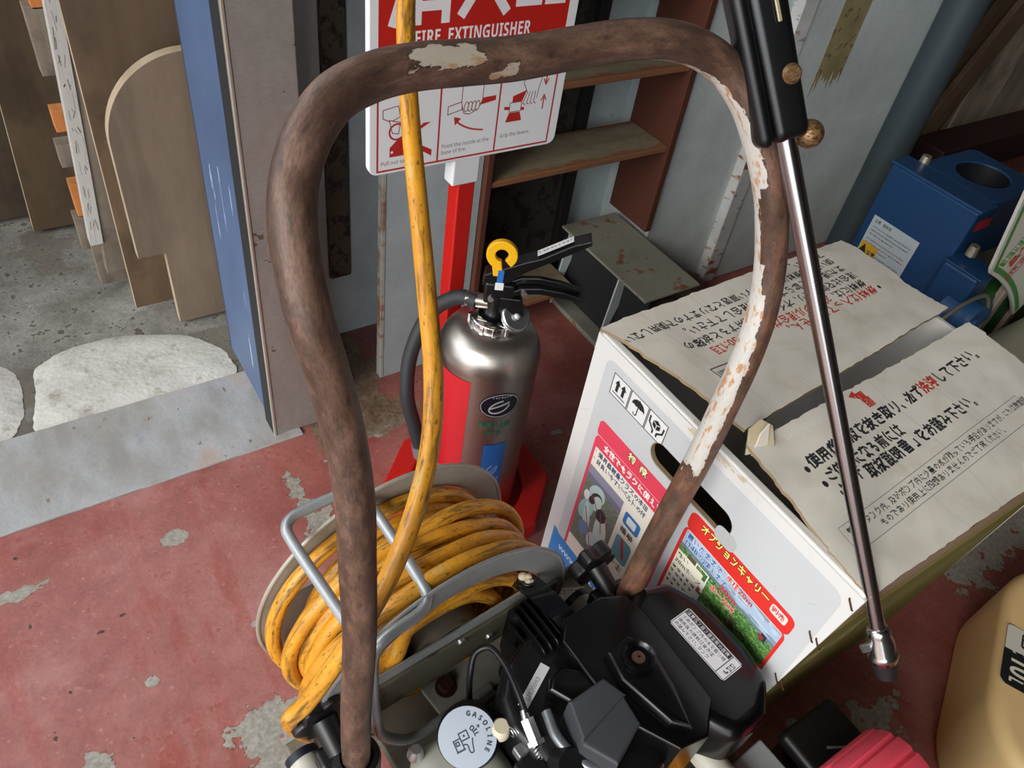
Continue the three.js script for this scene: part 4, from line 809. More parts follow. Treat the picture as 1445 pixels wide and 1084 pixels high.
    ln(.905, -.405, .0); write(g, '混合比を誤ったり、オイル分を使用すると故障の', 0, 0, 64, ink, .115); g.restore();
    ln(.905, -.425, .0); write(g, 'また混合比を誤らず、分量を混合して下さい。', 0, 0, 64, ink, .115); g.restore();
    ln(.905, -.445, .0); write(g, '使い残しの燃料は劣化しやすい原因となりますので使用しない', 0, 0, 62, ink, .115, .93); g.restore();
    ln(.905, -.463, .0); write(g, 'で下さい。', 0, 0, 64, ink, .115); g.restore();
    // bar code box near the free edge
    const bX = X(.612), bY = Y(-.345); g.strokeStyle = ink; g.lineWidth = 6; g.strokeRect(bX, bY, 190, 110); reseed(17); for (let x = 8; x < 180; x += rnd(4, 9)) { g.fillStyle = '#4a4a46'; g.fillRect(bX + x, bY + 8, rnd(2, 5), 78); }
    for (let i = 0; i < 34; i++) { g.fillStyle = 'rgba(240,238,232,.6)'; g.fillRect(X(.70 - i * .006), Y(-.303 + rnd(0, .006)), rnd(2, 6), rnd(20, 52)); }  // tape sheen painted as pale dashes here too
  }, 53);
  flap('far_flap', farC, farT, .62, 'flap with upside-down black and red fuel notes', (u, v) => .004 * v + .007 * Math.max(0, .18 - u) / .18 * Math.sin(v * PI));
  // crumpled liner corner between the flaps, staples down the right edge
  const cr = extr(poly([[0, 0], [.03, .006], [.028, .03], [.016, .036], [.004, .026]]), .003, .0006, 1); part('torn_liner', boxUV(cr.rotateX(-.9).rotateY(-.5).translate(.536 - ox, H + .001, -.262 - oz), .3), M(0xb8aa8c, .85), t);
  const cr2 = extr(poly([[0, 0], [.018, .0], [.02, .03], [.01, .022]]), .0015, .0004, 1); part('torn_liner', boxUV(cr2.rotateX(-.5).rotateY(-.2).translate(.54 - ox, H + .002, -.258 - oz), .3), M(0xd2cabc, .8), t);
  const mSt = M(0x5a3a26, .5, .7);
  for (const y of [.4795, .405, .314, .2355]) for (const dz of y > .47 ? [0] : [0, .0085]) part('staple', tube(bent([V(X0 + .0008 - ox, y + .0048, Z1 - .0152 - dz + .004 - oz), V(X0 - .0016 - ox, y + .0048, Z1 - .0152 - dz + .004 - oz), V(X0 - .0016 - ox, y - .0042, Z1 - .0072 - dz + .004 - oz), V(X0 + .0008 - ox, y - .0042, Z1 - .0072 - dz + .004 - oz)], .001), .0009, 24, 6), mSt, t);
}

// ---------------------------------------------------------------- the engine sprayer: rusty handle, reel, guard hoop, engine
const YAW = R(4), E0 = .27, N0 = -.25;
const q = (e, y, n) => V(e - E0, y, n - N0);
const sprayerAt = [E0 * Math.cos(YAW) + N0 * Math.sin(YAW), 0, -E0 * Math.sin(YAW) + N0 * Math.cos(YAW)];
const sb = (e0, e1, y0, y1, n0, n1, r) => bx(e0 - E0, e1 - E0, y0, y1, n0 - N0, n1 - N0, r);
const mGrey = T(rustSteel([150, 154, 152], [100, 84, 66], .24, .15), .42, .25), mFlange = T(rustSteel([164, 160, 148], [110, 92, 70], .26, .22), .48, .2), mGreyDull = T(rustSteel([112, 108, 94], [76, 64, 48], .38, .35), .6, .15), mPale = T(rustSteel([188, 186, 172], [120, 92, 60], .2, .55), .5);
const mGloss = P(0x060708, .24, 0, { specularIntensity: .8 }), mBlk = M(0x101113, .42), mMatt = M(0x1c1d1f, .6), mZinc = M(0xb9bcbd, .3, .9);
{
  const t = thing('engine_sprayer', 'engine sprayer with a rusty bent handle, grey hose reel and black engine covers', 'sprayer', sprayerAt, YAW);
  // bent pipe handle with flaking white paint
  const hp = [[.122, .262, -.2435], [.122, .33, -.2445], [.125, .40, -.248], [.133, .505, -.255], [.135, .594, -.26], [.1395, .658, -.271], [.14, .706, -.284], [.1365, .75, -.296], [.133, .782, -.306], [.134, .806, -.319], [.139, .831, -.333], [.149, .848, -.346], [.163, .863, -.356], [.181, .8735, -.364], [.205, .879, -.368], [.233, .8805, -.369], [.266, .879, -.368], [.302, .8775, -.366], [.345, .879, -.364], [.388, .881, -.360], [.426, .879, -.354], [.452, .872, -.345], [.471, .861, -.335], [.486, .841, -.318], [.498, .812, -.301], [.506, .782, -.285], [.513, .752, -.275], [.518, .712, -.263], [.514, .675, -.252], [.505, .636, -.244], [.497, .58, -.24], [.487, .525, -.236], [.475, .46, -.234], [.463, .39, -.232], [.457, .33, -.231], [.455, .262, -.230]].map((p) => q(...p));
  const hg = new THREE.TubeGeometry(curveOf(hp), 360, .0131, 28, false);
  const { normals, binormals } = hg;
  const hTex = texOf(2048, 256, (u, v, o) => {
    const f = u * 360, i = Math.min(359, f | 0), N = normals[i], B = binormals[i], a = v * 2 * PI, c = -Math.cos(a), s = Math.sin(a);
    const nx = c * N.x + s * B.x, ny = c * N.y + s * B.y, nz = c * N.z + s * B.z;
    const n1 = ns(NA, u * 6, v), n2 = ns(NB, u * 10, v * 1.5), n3 = ns(NC, u * 5, v * .6), n4 = ns(ND, u * 8, v);
    mixc(o, [76, 57, 46], [116, 90, 75], clamp((n1 - .32) * 2.6, 0, 1)); mixc(o, o, [150, 116, 98], clamp((n2 - .5) * 3, 0, 1) * .6); mixc(o, o, [60, 50, 44], clamp((.44 - n3) * 4, 0, 1) * .6);
    mixc(o, o, [124, 74, 46], clamp((u - .55) * 4, 0, 1) * clamp((n2 - .42) * 4, 0, 1) * .5);
    const g = (n4 - .5) * 26 + (n2 - .5) * 20; o[0] += g; o[1] += g; o[2] += g;
    // white paint left on the inside and camera side of the right bend, and a few chips on the top bar
    const chip = (u0, w, a0, aw) => { let d = Math.abs(Math.atan2(Math.sin(a - a0), Math.cos(a - a0))) / aw; return 1 - Math.hypot((u - u0) / w, d); };
    let k = -1;
    if (u > .555 && u < .85) {
      const b2 = sstep(u, .585, .66), ex = lerp(-.30, -.55, b2), ey = lerp(-.90, -.05, b2), ez = lerp(-.30, -.83, b2);
      const thr = u < .66 ? lerp(.72, -.02, sstep(u, .565, .645)) : u < .72 ? .30 : lerp(.05, -.30, sstep(u, .72, .79));
      k = Math.max(k, Math.min((u - .56) / .03, (.838 - u) / .03, (nx * ex + ny * ey + nz * ez - thr) * 2.2));
    }
    const top = (u0, w, dy, dz, sp) => { const m = ny * dy + nz * dz; k = Math.max(k, Math.min(1 - Math.abs(u - u0) / w, (m - sp) * 3)); };
    top(.455, .014, .72, .69, .90); top(.479, .006, -.05, .995, .95);
    if (u > .665 && u < .702) k = Math.min(k, (k - .55) * 1.2);
    k += (n2 - .5) * 1.1 + (n3 - .5) * .7;
    if (k > .0) { const w = 200 + (n1 - .5) * 40 + (n4 - .5) * 16; mixc(o, [w, w - 2, w - 10], [178, 120, 74], clamp((n3 - .60) * 7, 0, 1) * .8); if (u < .55) mixc(o, o, [176, 160, 132], .45); }
    else if (k > -.06) mixc(o, o, [54, 36, 28], .7);
  }, true, THREE.ClampToEdgeWrapping);
  const hb = texOf(1024, 128, (u, v, o) => { const t2 = 120 + (ns(NB, u * 12, v) - .5) * 120 + (ns(ND, u * 8, v) - .5) * 90; o[0] = o[1] = o[2] = t2; }, false);
  part('handle', hg, T(hTex, .5, .1, { bumpMap: hb, bumpScale: .0007 }), t, 'rusty bent pipe handle with flaking white paint');
  // clamps, knobs and pale frame tubes on both sides
  for (const [e, n, tx] of [[.122, -.244, -.036], [.455, -.2305, -.030]]) {
    const c = part('handle_clamp', smooth(join(lathe([[.0145, .26], [.021, .262], [.0225, .27], [.0225, .302], [.021, .308], [.0155, .309], [.0145, .30]], 40).translate(e - E0, 0, n - N0), sb(e - .03, e + .006, .262, .298, n - .03, n - .008, .005)), .6), mBlk, t);
    const kn = new THREE.Shape(), N = 64; for (let i = 0; i < N; i++) { const a = i / N * 2 * PI, r = .0235 + .0035 * Math.cos(a * 6); (i ? kn.lineTo : kn.moveTo).call(kn, r * Math.cos(a), r * Math.sin(a)); }
    const k = extr(kn, .012, .003, 4); k.translate(e - .010 - E0, .312, n - .058 - N0); part('knob', smooth(k, .5), mBlk, c);
    part('knob_hub', cyl(q(e - .010, .312, n - .045), q(e - .010, .30, n - .014), .013, .011, 20), mBlk, c);
    part('knob_bolt', cyl(q(e - .010, .30, n - .03), q(e - .010, .296, n - .006), .004), mZinc, c);
    part('frame_tube', cyl(q(e + tx, .262, n - .04), q(e + tx, .262, .02), .0155, .0155, 32), mPale, t);
    part('tube_cap', cyl(q(e + tx, .262, n - .046), q(e + tx, .262, n - .038), .0165, .0165, 32), M(0x151c2c, .4), t);
    part('leg', cyl(q(e, .27, n), q(e, .012, n), .0155, .0155, 28), mPale, t);
    part('rear_leg', cyl(q(e + tx, .255, .0), q(e + tx, .012, .01), .0145, .0145, 24), mPale, t);
    part('rubber_foot', cyl(q(e, 0, n), q(e, .02, n), .019, .018, 24), mBlk, t); part('rubber_foot', cyl(q(e + tx, 0, .01), q(e + tx, .02, .01), .018, .017, 24), mBlk, t);
  }
  // reel: two flanges with cut-outs on a drum
  const flange = (c, solid) => {
    const s = new THREE.Shape(); s.absarc(0, 0, .158, 0, 2 * PI);
    for (const sg of [1, -1]) {          // a segment cut away above and below a broad middle bar
      const h = new THREE.Path(), r0 = .128, y0 = sg > 0 ? .046 : .036, a0 = Math.asin(y0 / r0), P0 = []; for (let i = 0; i <= 28; i++) { const a = lerp(a0, PI - a0, i / 28); P0.push([r0 * Math.cos(a), sg * r0 * Math.sin(a)]); }
      P0.forEach((p, i) => (i ? h.lineTo(...p) : h.moveTo(...p))); s.holes.push(h);
    }
    const g = extr(s, .0016, .0006, 2).translate(.26 - E0, .27, c - N0);
    const lip = new THREE.TorusGeometry(.158, .0024, 10, 128).translate(.26 - E0, .27, c - N0 + .001);
    return smooth(boxUV(join(g, lip), .5), .6);
  };
  part('reel_flange', flange(-.424), mFlange, t); part('reel_flange', flange(-.296), mGrey, t);
  part('reel_drum', cyl(q(.26, .27, -.424), q(.26, .27, -.296), .05, .05, 40, true), mGreyDull, t);
  part('reel_axle', cyl(q(.26, .27, -.45), q(.26, .27, -.294), .012, .012, 20), mGreyDull, t);
  const bar = part('cross_bar', boxUV(sb(.118, .404, .243, .301, -.2945, -.2895, .002), .4), T(rustSteel([96, 92, 78], [64, 54, 42], .42, .65), .55, .15), t);
  for (const [e, y] of [[.27, .297], [.31, .268]]) part('screw', cyl(q(e, y, -.2905), q(e, y, -.2865), .0055, .0045, 16), mZinc, bar);
  // guard hoop with its leg
  part('guard_hoop', smooth(boxUV(tube(bent([q(.30, .204, -.2605), q(.192, .204, -.2605), q(.157, .262, -.263), q(.152, .345, -.268), q(.159, .42, -.281), q(.2265, .42, -.287), q(.231, .42, -.442), q(.146, .42, -.441), q(.152, .418, -.300), q(.159, .416, -.283)], .022), .0056, 300, 18), .3), 3), T(rustSteel([176, 182, 184], [96, 80, 62], .24, .75), .34, .5), t);
  // base plates
  part('engine_bed', boxUV(sb(.17, .50, .165, .18, -.335, .03, .004), .5), mGreyDull, t);
  part('bed_rim', boxUV(sb(.30, .50, .165, .205, -.337, -.331, .003), .5), mGreyDull, t);
  part('side_rail', boxUV(join(sb(.085, .51, .13, .165, -.345, -.325, .004), sb(.085, .51, .13, .165, .0, .02, .004)), .5), mGreyDull, t);
  const bp = part('bracket_plate', boxUV(extr(roundRect(.16, .056, .008), .005, .001, 2).rotateX(-PI / 2).rotateY(.09).translate(.315 - E0, .199, -.2885 - N0), .4), T(rustSteel([158, 158, 150], [100, 86, 68], .26, .3), .5, .15), t);
  for (const e of [.257, .352]) part('bolt', join(cyl(q(e, .204, -.288), q(e, .2065, -.288), .0125, .0125, 24), cyl(q(e, .2065, -.288), q(e, .216, -.288), .0092, .0088, 6)), M(e < .3 ? 0x3c2418 : 0x5a5650, .7, .5), bp);
  part('stiffener', smooth(join(sb(.262, .328, .184, .199, -.262, -.252, .004)), .6), mGreyDull, t); part('plate_post', sb(.25, .38, .175, .2, -.30, -.28, .002), mGreyDull, t);
  const spec = (w, h, seed) => T(canvasTex(512, Math.round(512 * h / w), (g, cw, ch) => { g.fillStyle = '#a2a296'; g.fillRect(0, 0, cw, ch); reseed(seed); g.strokeStyle = '#54544c'; g.lineWidth = 4; for (let i = 0; i < 5; i++) { g.beginPath(); g.moveTo(60 + i * 94, 20); g.lineTo(60 + i * 94, ch - 20); g.stroke(); tinyLines(g, 70 + i * 94, 30, 80, Math.floor((ch - 50) / 40), 40, 26, '#4c4c46'); } }), .5);
  for (const [e, n, w, h, s] of [[.457, -.306, .055, .038, 4], [.402, -.312, .042, .022, 6]]) { const g = new THREE.PlaneGeometry(w, h); g.rotateX(-PI / 2).rotateY(-.5 * (s === 4)); g.translate(e - E0, .1812, n - N0); part('spec_label', g, spec(w, h, s), t, 'small grey specification label'); }
  for (const [e, n] of [[.36, -.318], [.42, -.321]]) part('screw', cyl(q(e, .18, n), q(e, .1835, n), .005, .004, 16), mZinc, t);
  // cylinder with cooling fins
  const fins = part('cylinder_block', sb(.31, .372, .18, .30, -.245, -.19, .01), mBlk, t);
  for (let i = 0; i < 8; i++) { const e = .302 + i * .0085, f = extr(roundRect(.052 + (i > 2 ? .014 : i * .005), .105 - Math.abs(i - 5) * .004, .012), .0014, .0003, 1); f.rotateY(PI / 2).translate(e - E0, .272 - (i < 3 ? (3 - i) * .006 : 0), -.253 + (i < 3 ? (3 - i) * .009 : 0) - N0); part('cooling_fin', f, M(0x2c2d30, .24, .8), fins); }
  // covers: plan outlines (e, n) extruded upwards with rounded edges
  const plan = (pts, y0, y1, bev) => { const s = new THREE.Shape(), c = new THREE.CatmullRomCurve3(pts.map((p) => V(p[0] - E0, -(p[1] - N0), 0)), true, 'catmullrom', .18).getPoints(120); c.forEach((p, i) => (i ? s.lineTo(p.x, p.y) : s.moveTo(p.x, p.y))); const g = extr(s, y1 - y0 - 2 * bev, bev, 5); g.rotateX(-PI / 2).translate(0, y0 + bev, 0); return smooth(g, .8); };
  part('fan_cowl', plan([[.361, -.236], [.331, -.243], [.297, -.232], [.274, -.208], [.267, -.183], [.275, -.13], [.30, -.085], [.355, -.085]], .18, .313, .012), P(0x141416, .26, 0), t, 'black fan cowl');
  const slabUp = (pts, y0, y1, bev) => smooth(extr(poly(pts.map((p) => [p[0] - E0, -(p[1] - N0)])), y1 - y0 - 2 * bev, bev, 4).rotateX(-PI / 2).translate(0, y0 + bev, 0), .5);
  const cover = part('engine_cover', slabUp([[.3455, -.2165], [.362, -.2335], [.408, -.232], [.431, -.2195], [.434, -.1945], [.427, -.0915], [.40, -.07], [.371, -.076], [.3445, -.126], [.3445, -.1585]], .18, .340, .004), mGloss, t);
  part('cover_bulge', slabUp([[.366, -.151], [.371, -.176], [.394, -.178], [.404, -.158], [.397, -.12], [.385, -.086], [.377, -.096]], .336, .353, .0055), mGloss, cover);
  const boss = part('cover_boss', smooth(lathe([[.0125, .345], [.0175, .3545], [.0170, .360], [.0150, .3605], [.0115, .3575], [.0105, .3545], [.0001, .354]], 40).translate(.3885 - E0, 0, -.158 - N0), .6), mGloss, cover);
  part('cross_screw', join(cyl(q(.3885, .352, -.158), q(.3885, .3562, -.158), .0075, .0065, 20), sb(.3835, .3935, .3562, .3568, -.1592, -.1568), sb(.3873, .3897, .3562, .3568, -.163, -.153)), M(0x6a5248, .45, .6), boss);
  const air = part('air_cleaner_cover', plan([[.425, -.196], [.455, -.207], [.482, -.198], [.494, -.17], [.496, -.115], [.489, -.082], [.465, -.062], [.435, -.062], [.421, -.09], [.418, -.15]], .205, .337, .016), mGloss, t);
  part('air_cleaner_base', plan([[.43, -.192], [.456, -.2], [.478, -.192], [.488, -.165], [.49, -.115], [.483, -.085], [.462, -.066], [.437, -.066], [.426, -.09], [.424, -.15]], .165, .207, .003), mMatt, t);
  const lt = canvasTex(900, 360, (g, w, h) => { g.fillStyle = '#d2d6d8'; g.fillRect(0, 0, w, h); g.strokeStyle = '#15171a'; g.lineWidth = 8; g.strokeRect(14, 14, w - 28, h - 28); g.fillStyle = '#15171a'; g.fillRect(20, 20, w - 170, 74); write(g, '注意エンジン始動前の点検', 34, 26, 60, '#d2d6d8', .1, .96); reseed(5); write(g, '小用ポンプ内の水を取り時', 34, 116, 60, '#3a3f44', .1, .98); write(g, '使用後の燃料は抜き注', 34, 190, 60, '#3a3f44', .1, .98); write(g, 'お読み下さい。タンク', 34, 262, 60, '#3a3f44', .1, .98); g.strokeRect(w - 140, 20, 4, h - 40); g.save(); g.translate(w - 70, 200); g.rotate(PI / 2); write(g, '△警告', -110, -40, 70, '#15171a', .12, .9); g.restore(); });
  const lg = unitUV(new THREE.ShapeGeometry(roundRect(.078, .031, .004))); lg.rotateX(-PI / 2).rotateY(-PI / 2 - .0); lg.translate(.4695 - E0, .3378, -.134 - N0); part('warning_label', lg, T(lt, .45), air, 'white engine warning label');
  // white sticker on the cowl and grey intake housing
  const st = new THREE.PlaneGeometry(.051, .0105); st.rotateX(-PI / 2).rotateY(.44); st.translate(.299 - E0, .3142, -.204 - N0); part('serial_sticker', st, T(canvasTex(256, 52, (g, w, h) => { g.fillStyle = '#dcdedf'; g.fillRect(0, 0, w, h); write(g, '02820093', 40, 10, 32, '#9a9da0'); }), .5), t);
  const mHouse = M(0x383b3f, .6);
  part('intake_housing', slabUp([[.308, -.161], [.347, -.1605], [.353, -.142], [.297, -.1315]], .28, .346, .004), mHouse, t); part('intake_housing', slabUp([[.2965, -.130], [.3525, -.1405], [.348, -.114], [.309, -.10], [.2955, -.127]], .28, .344, .004), mHouse, t);
  part('intake_duct', slabUp([[.308, -.186], [.313, -.191], [.325, -.193], [.337, -.184], [.341, -.164], [.322, -.158]], .29, .335, .006), mGloss, t);
  part('carburettor_body', smooth(join(sb(.262, .30, .24, .315, -.165, -.10, .012), cyl(q(.28, .30, -.13), q(.28, .322, -.12), .022, .016, 28)), .7), mBlk, t);
  part('recoil_rim', smooth(tube([q(.292, .318, -.176), q(.2855, .318, -.152), q(.289, .317, -.125), q(.301, .315, -.104), q(.315, .31, -.09)], .0055, 50, 12), 3), M(0x8b9094, .35, .7), t);
  part('ivory_grommet', smooth(lathe([[.0001, .306], [.0075, .306], [.0095, .303], [.01, .292], [.0001, .292]], 24).translate(.251 - E0, 0, -.192 - N0), .6), M(0xd8cfb4, .5), t);
  part('choke_lever', smooth(join(sb(.240, .262, .295, .302, -.158, -.12, .003), cyl(q(.255, .29, -.14), q(.255, .312, -.14), .008)), .6), mBlk, t);
  // throttle cable and its adjuster
  part('throttle_cable', tube([q(.244, .21, -.225), q(.2485, .262, -.2375), q(.256, .30, -.253), q(.267, .322, -.262), q(.278, .331, -.256), q(.281, .331, -.235), q(.277, .326, -.205), q(.2725, .321, -.185)], .0033, 90, 12), M(0x16181c, .35), t);
  const adj = part('cable_adjuster', smooth(join(cyl(q(.2728, .3215, -.189), q(.2712, .318, -.181), .0038, .0048, 16), cyl(q(.2712, .318, -.181), q(.268, .312, -.162), .0072, .0072, 6), cyl(q(.268, .312, -.162), q(.2672, .3105, -.158), .0095, .0095, 6)), .5), mZinc, t);
  part('adjuster_spring', (() => { const p = []; for (let i = 0; i <= 80; i++) { const a = i / 80; p.push(q(.2672 - .004 * a + .005 * Math.cos(a * 50), .3105 - .008 * a + .004 * Math.sin(a * 50), -.158 + .024 * a)); } return tube(p, .0009, 300, 6); })(), mZinc, adj);
  part('adjuster_bracket', sb(.248, .276, .294, .306, -.17, -.158, .002), M(0xa5a8aa, .35, .8), adj);
  part('throttle_spring', (() => { const p = []; for (let i = 0; i <= 60; i++) { const a = i / 60; p.push(q(.255 + .016 * a, .305 + .005 * Math.cos(a * 44), -.183 + .005 * Math.sin(a * 44) + .012 * a)); } return tube(p, .0009, 240, 6); })(), mZinc, adj);
  // fuel tank and its filler cap
  part('fuel_tank', smooth(sb(.165, .255, .175, .272, -.235, -.02, .025), .7), M(0xa3a49a, .4), t);
  const cd = V(-.46, .83, .31).normalize(), c0 = q(.234, .2695, -.2138), c1 = c0.clone().addScaledVector(cd, .03);
  const cap = part('fuel_cap', smooth(aim(lathe([[.0001, 0], [.029, 0], [.0315, .004], [.0315, .022], [.0295, .027], [.0285, .0285], [.0001, .0290]], 56), c0, cd), .5), M(0x14171c, .35), t, 'black rimmed fuel filler cap');
  const ct = (bump) => canvasTex(512, 512, (g, w, h) => {
    g.fillStyle = bump ? '#000' : '#7d8690'; g.fillRect(0, 0, w, h); const c = bump ? '#fff' : '#2b333c'; g.strokeStyle = g.fillStyle = c; g.translate(256, 256); g.rotate(.15);
    g.font = 'bold 58px sans-serif'; g.textAlign = 'center'; g.save(); g.rotate(.62); 'GASOLINE'.split('').forEach((ch, i) => { g.save(); g.rotate(-.12 + i * .29); g.fillText(ch, 0, -176); g.restore(); }); g.save(); g.rotate(.62); g.fillText('+', 0, -112); g.restore(); 'OIL'.split('').forEach((ch, i) => { g.save(); g.rotate(.32 + i * .36); g.fillText(ch, 0, -66); g.restore(); }); g.restore();
    g.lineWidth = 9; g.strokeRect(-126, -22, 66, 94); g.strokeRect(-60, -60, 76, 66); g.beginPath(); g.arc(-22, -26, 9, 0, 7); g.fill(); g.strokeRect(-112, -4, 26, 30); g.beginPath(); g.moveTo(-136, 76); g.lineTo(-50, 76); g.stroke(); g.beginPath(); g.moveTo(-60, 40); g.quadraticCurveTo(-10, 36, -26, 90); g.quadraticCurveTo(-30, 140, 6, 122); g.quadraticCurveTo(20, 60, 40, 20); g.stroke();
  });
  const capTop = aim(new THREE.CircleGeometry(.0288, 48).rotateX(-PI / 2), c0.clone().addScaledVector(cd, .0293), cd);
  const bumpT = ct(true); bumpT.colorSpace = THREE.NoColorSpace; part('cap_disc', capTop, T(ct(false), .46, .55, { bumpMap: bumpT, bumpScale: .0012 }), cap, 'embossed silver disc of the fuel cap');
  part('tank_screw', smooth(lathe([[.0001, .284], [.005, .284], [.0075, .279], [.0085, .27], [.0001, .27]], 24).translate(.176 - E0, 0, -.226 - N0), .5), mZinc, t);
  // strap hook with a lump of ivory foam stuck in its eye
  const hc = curveOf([q(.351, .322, -.309), q(.351, .337, -.296), q(.353, .343, -.276), q(.360, .337, -.252), q(.370, .322, -.236), q(.375, .300, -.227)]), hk = new THREE.BoxGeometry(1, 1, 1, 8, 2, 48), ribbon = (u) => { const c = hc.getPoint(u), tg = hc.getTangent(u), sd = V(1, 0, .25).normalize(), nm = tg.clone().cross(sd).normalize(); return [c, sd, nm.y < 0 ? nm.negate() : nm]; };
  { const p = hk.attributes.position; for (let i = 0; i < p.count; i++) { const u = p.getZ(i) + .5, e = Math.max(0, .16 - u) / .162, w = .027 * Math.sqrt(Math.max(.03, 1 - e * e)), [c, sd, nm] = ribbon(u), v = c.clone().addScaledVector(sd, p.getX(i) * w).addScaledVector(nm, p.getY(i) * .006); p.setXYZ(i, v.x, v.y, v.z); } }
  const hook = part('strap_hook', smooth(hk, .6), P(0x101114, .2, 0, { clearcoat: .5 }), t, 'glossy black strap hook');
  const [ec, , en] = ribbon(.25), ep = ec.clone().addScaledVector(en, .0032);
  part('eye_rim', aim(new THREE.TorusGeometry(.0078, .0013, 10, 36).rotateX(-PI / 2).scale(1, 1, 1.3), ep, en), M(0x1a1c20, .2), hook);
  const fm = []; for (const [e, n, r] of [[-.001, -.005, .0052], [.003, -.001, .0048], [.0, .004, .0045], [.003, .006, .0036]]) { const g = new THREE.IcosahedronGeometry(r, 3); g.translate(ep.x + e, ep.y + .0005, ep.z + n); fm.push(g); } part('foam_plug', join(fm), M(0xd6ccae, .9), hook);
  // pump block and corner plate low at the front
  part('pump_block', boxUV(sb(.415, .468, .10, .208, -.1, -.005, .004), .4), M(0xe08a14, .5), t, 'orange pump block');
  part('corner_plate', boxUV(sb(.449, .497, .19, .25, -.0405, .05, .003), .4), T(rustSteel([150, 158, 158], [110, 92, 70], .3, .12), .5), t);
}

// ---------------------------------------------------------------- yellow spray hose wound on the reel and hanging up out of view
{
  const t = thing('spray_hose', 'scuffed yellow spray hose wound on the grey reel and led up past the sign', 'hose', sprayerAt, YAW);
  const hr = .0083, pts = [];
  reseed(909);
  const C = (a, r, n) => q(.26 + r * Math.cos(a), .27 + r * Math.sin(a), n);
  // inner layer, then outer wraps which wander between the flanges; angle runs up the left, over the top, down the right
  let a = 0; const turns = 19.3; const nAt = (k) => (k < 6.4 ? -.411 + k * .0168 : k < 12.8 ? -.304 - (k - 6.4) * .0168 : -.411 + (k - 12.8) * .0158);
  for (let k = 0; k < turns; k += 1 / 14) { const layer = k < 12.8 ? 0 : 1; let r = k < 6.4 ? .076 : layer ? .130 + .007 * Math.sin(k * 2.1) : .106; const low = Math.max(0, Math.cos(k * 2 * PI - .30 * 2 * PI)); r += layer * (.008 * Math.sin(k * 6.283 + k * .9 + 1) + .014 * low * low * (k > 14 ? 1 : .3)); const n = nAt(k) + (layer ? .005 * Math.sin(k * 6.283 * 1.0 + k * .55) : 0); const w = layer ? 1 : .5; r += w * (ns(NB, k * .19, .53) - .5) * .05; pts.push(C(-PI / 2 - k * 2 * PI, Math.min(r, .149), clamp(n + w * (ns(NB, k * .23, .11) - .5) * .055, -.414, -.306))); }
  // last strand: swings out below on the left, up in front of the hoop and away to the ceiling
  const tail = [[.15, .160, -.318], [.108, .222, -.316], [.088, .292, -.308], [.084, .345, -.294], [.093, .378, -.283], [.116, .421, -.279], [.146, .469, -.279], [.174, .515, -.283], [.209, .558, -.303], [.240, .593, -.333], [.264, .628, -.371], [.284, .664, -.416], [.307, .709, -.470], [.331, .754, -.526], [.353, .795, -.573], [.374, .832, -.610], [.41, .92, -.66], [.46, 1.1, -.72], [.5, 1.5, -.74], [.5, 2.1, -.74], [.5, 2.66, -.74]].map((p) => q(...p));
  const cv = curveOf([...pts.slice(0, -4), ...tail]);
  cv.arcLengthDivisions = 3000;
  const hg = new THREE.TubeGeometry(cv, 2200, hr, 16, false), L = cv.getLength();
  const uv = hg.attributes.uv; for (let i = 0; i < uv.count; i++) uv.setX(i, uv.getX(i) * L / 1.3);
  const tex = texOf(2048, 256, (u, v, o) => {
    const a1 = ns(NA, u * 4, v), b = ns(NB, u * 5, v * .6), c = ns(NC, u * 2, v * .5), d = ns(ND, u * 6, v), s = ns(NB, u * 1.3 + .3, v * .8 + .1), e = ns(NC, u * 6 + .7, v * .8);
    mixc(o, [206, 138, 26], [224, 164, 52], a1); mixc(o, o, [160, 104, 34], clamp((b - .5) * 4, 0, 1) * .5);
    mixc(o, o, [58, 46, 32], clamp((s * .6 + c * .4 - .55) * 6, 0, 1) * .66); mixc(o, o, [44, 36, 26], clamp((e - .70) * 14, 0, 1) * .7); mixc(o, o, [196, 172, 118], clamp((.36 - b) * 8, 0, 1) * .5);
    const g = (d - .5) * 22; o[0] += g; o[1] += g; o[2] += g * .6;
  });
  part('hose', hg, T(tex, .42), t);
}
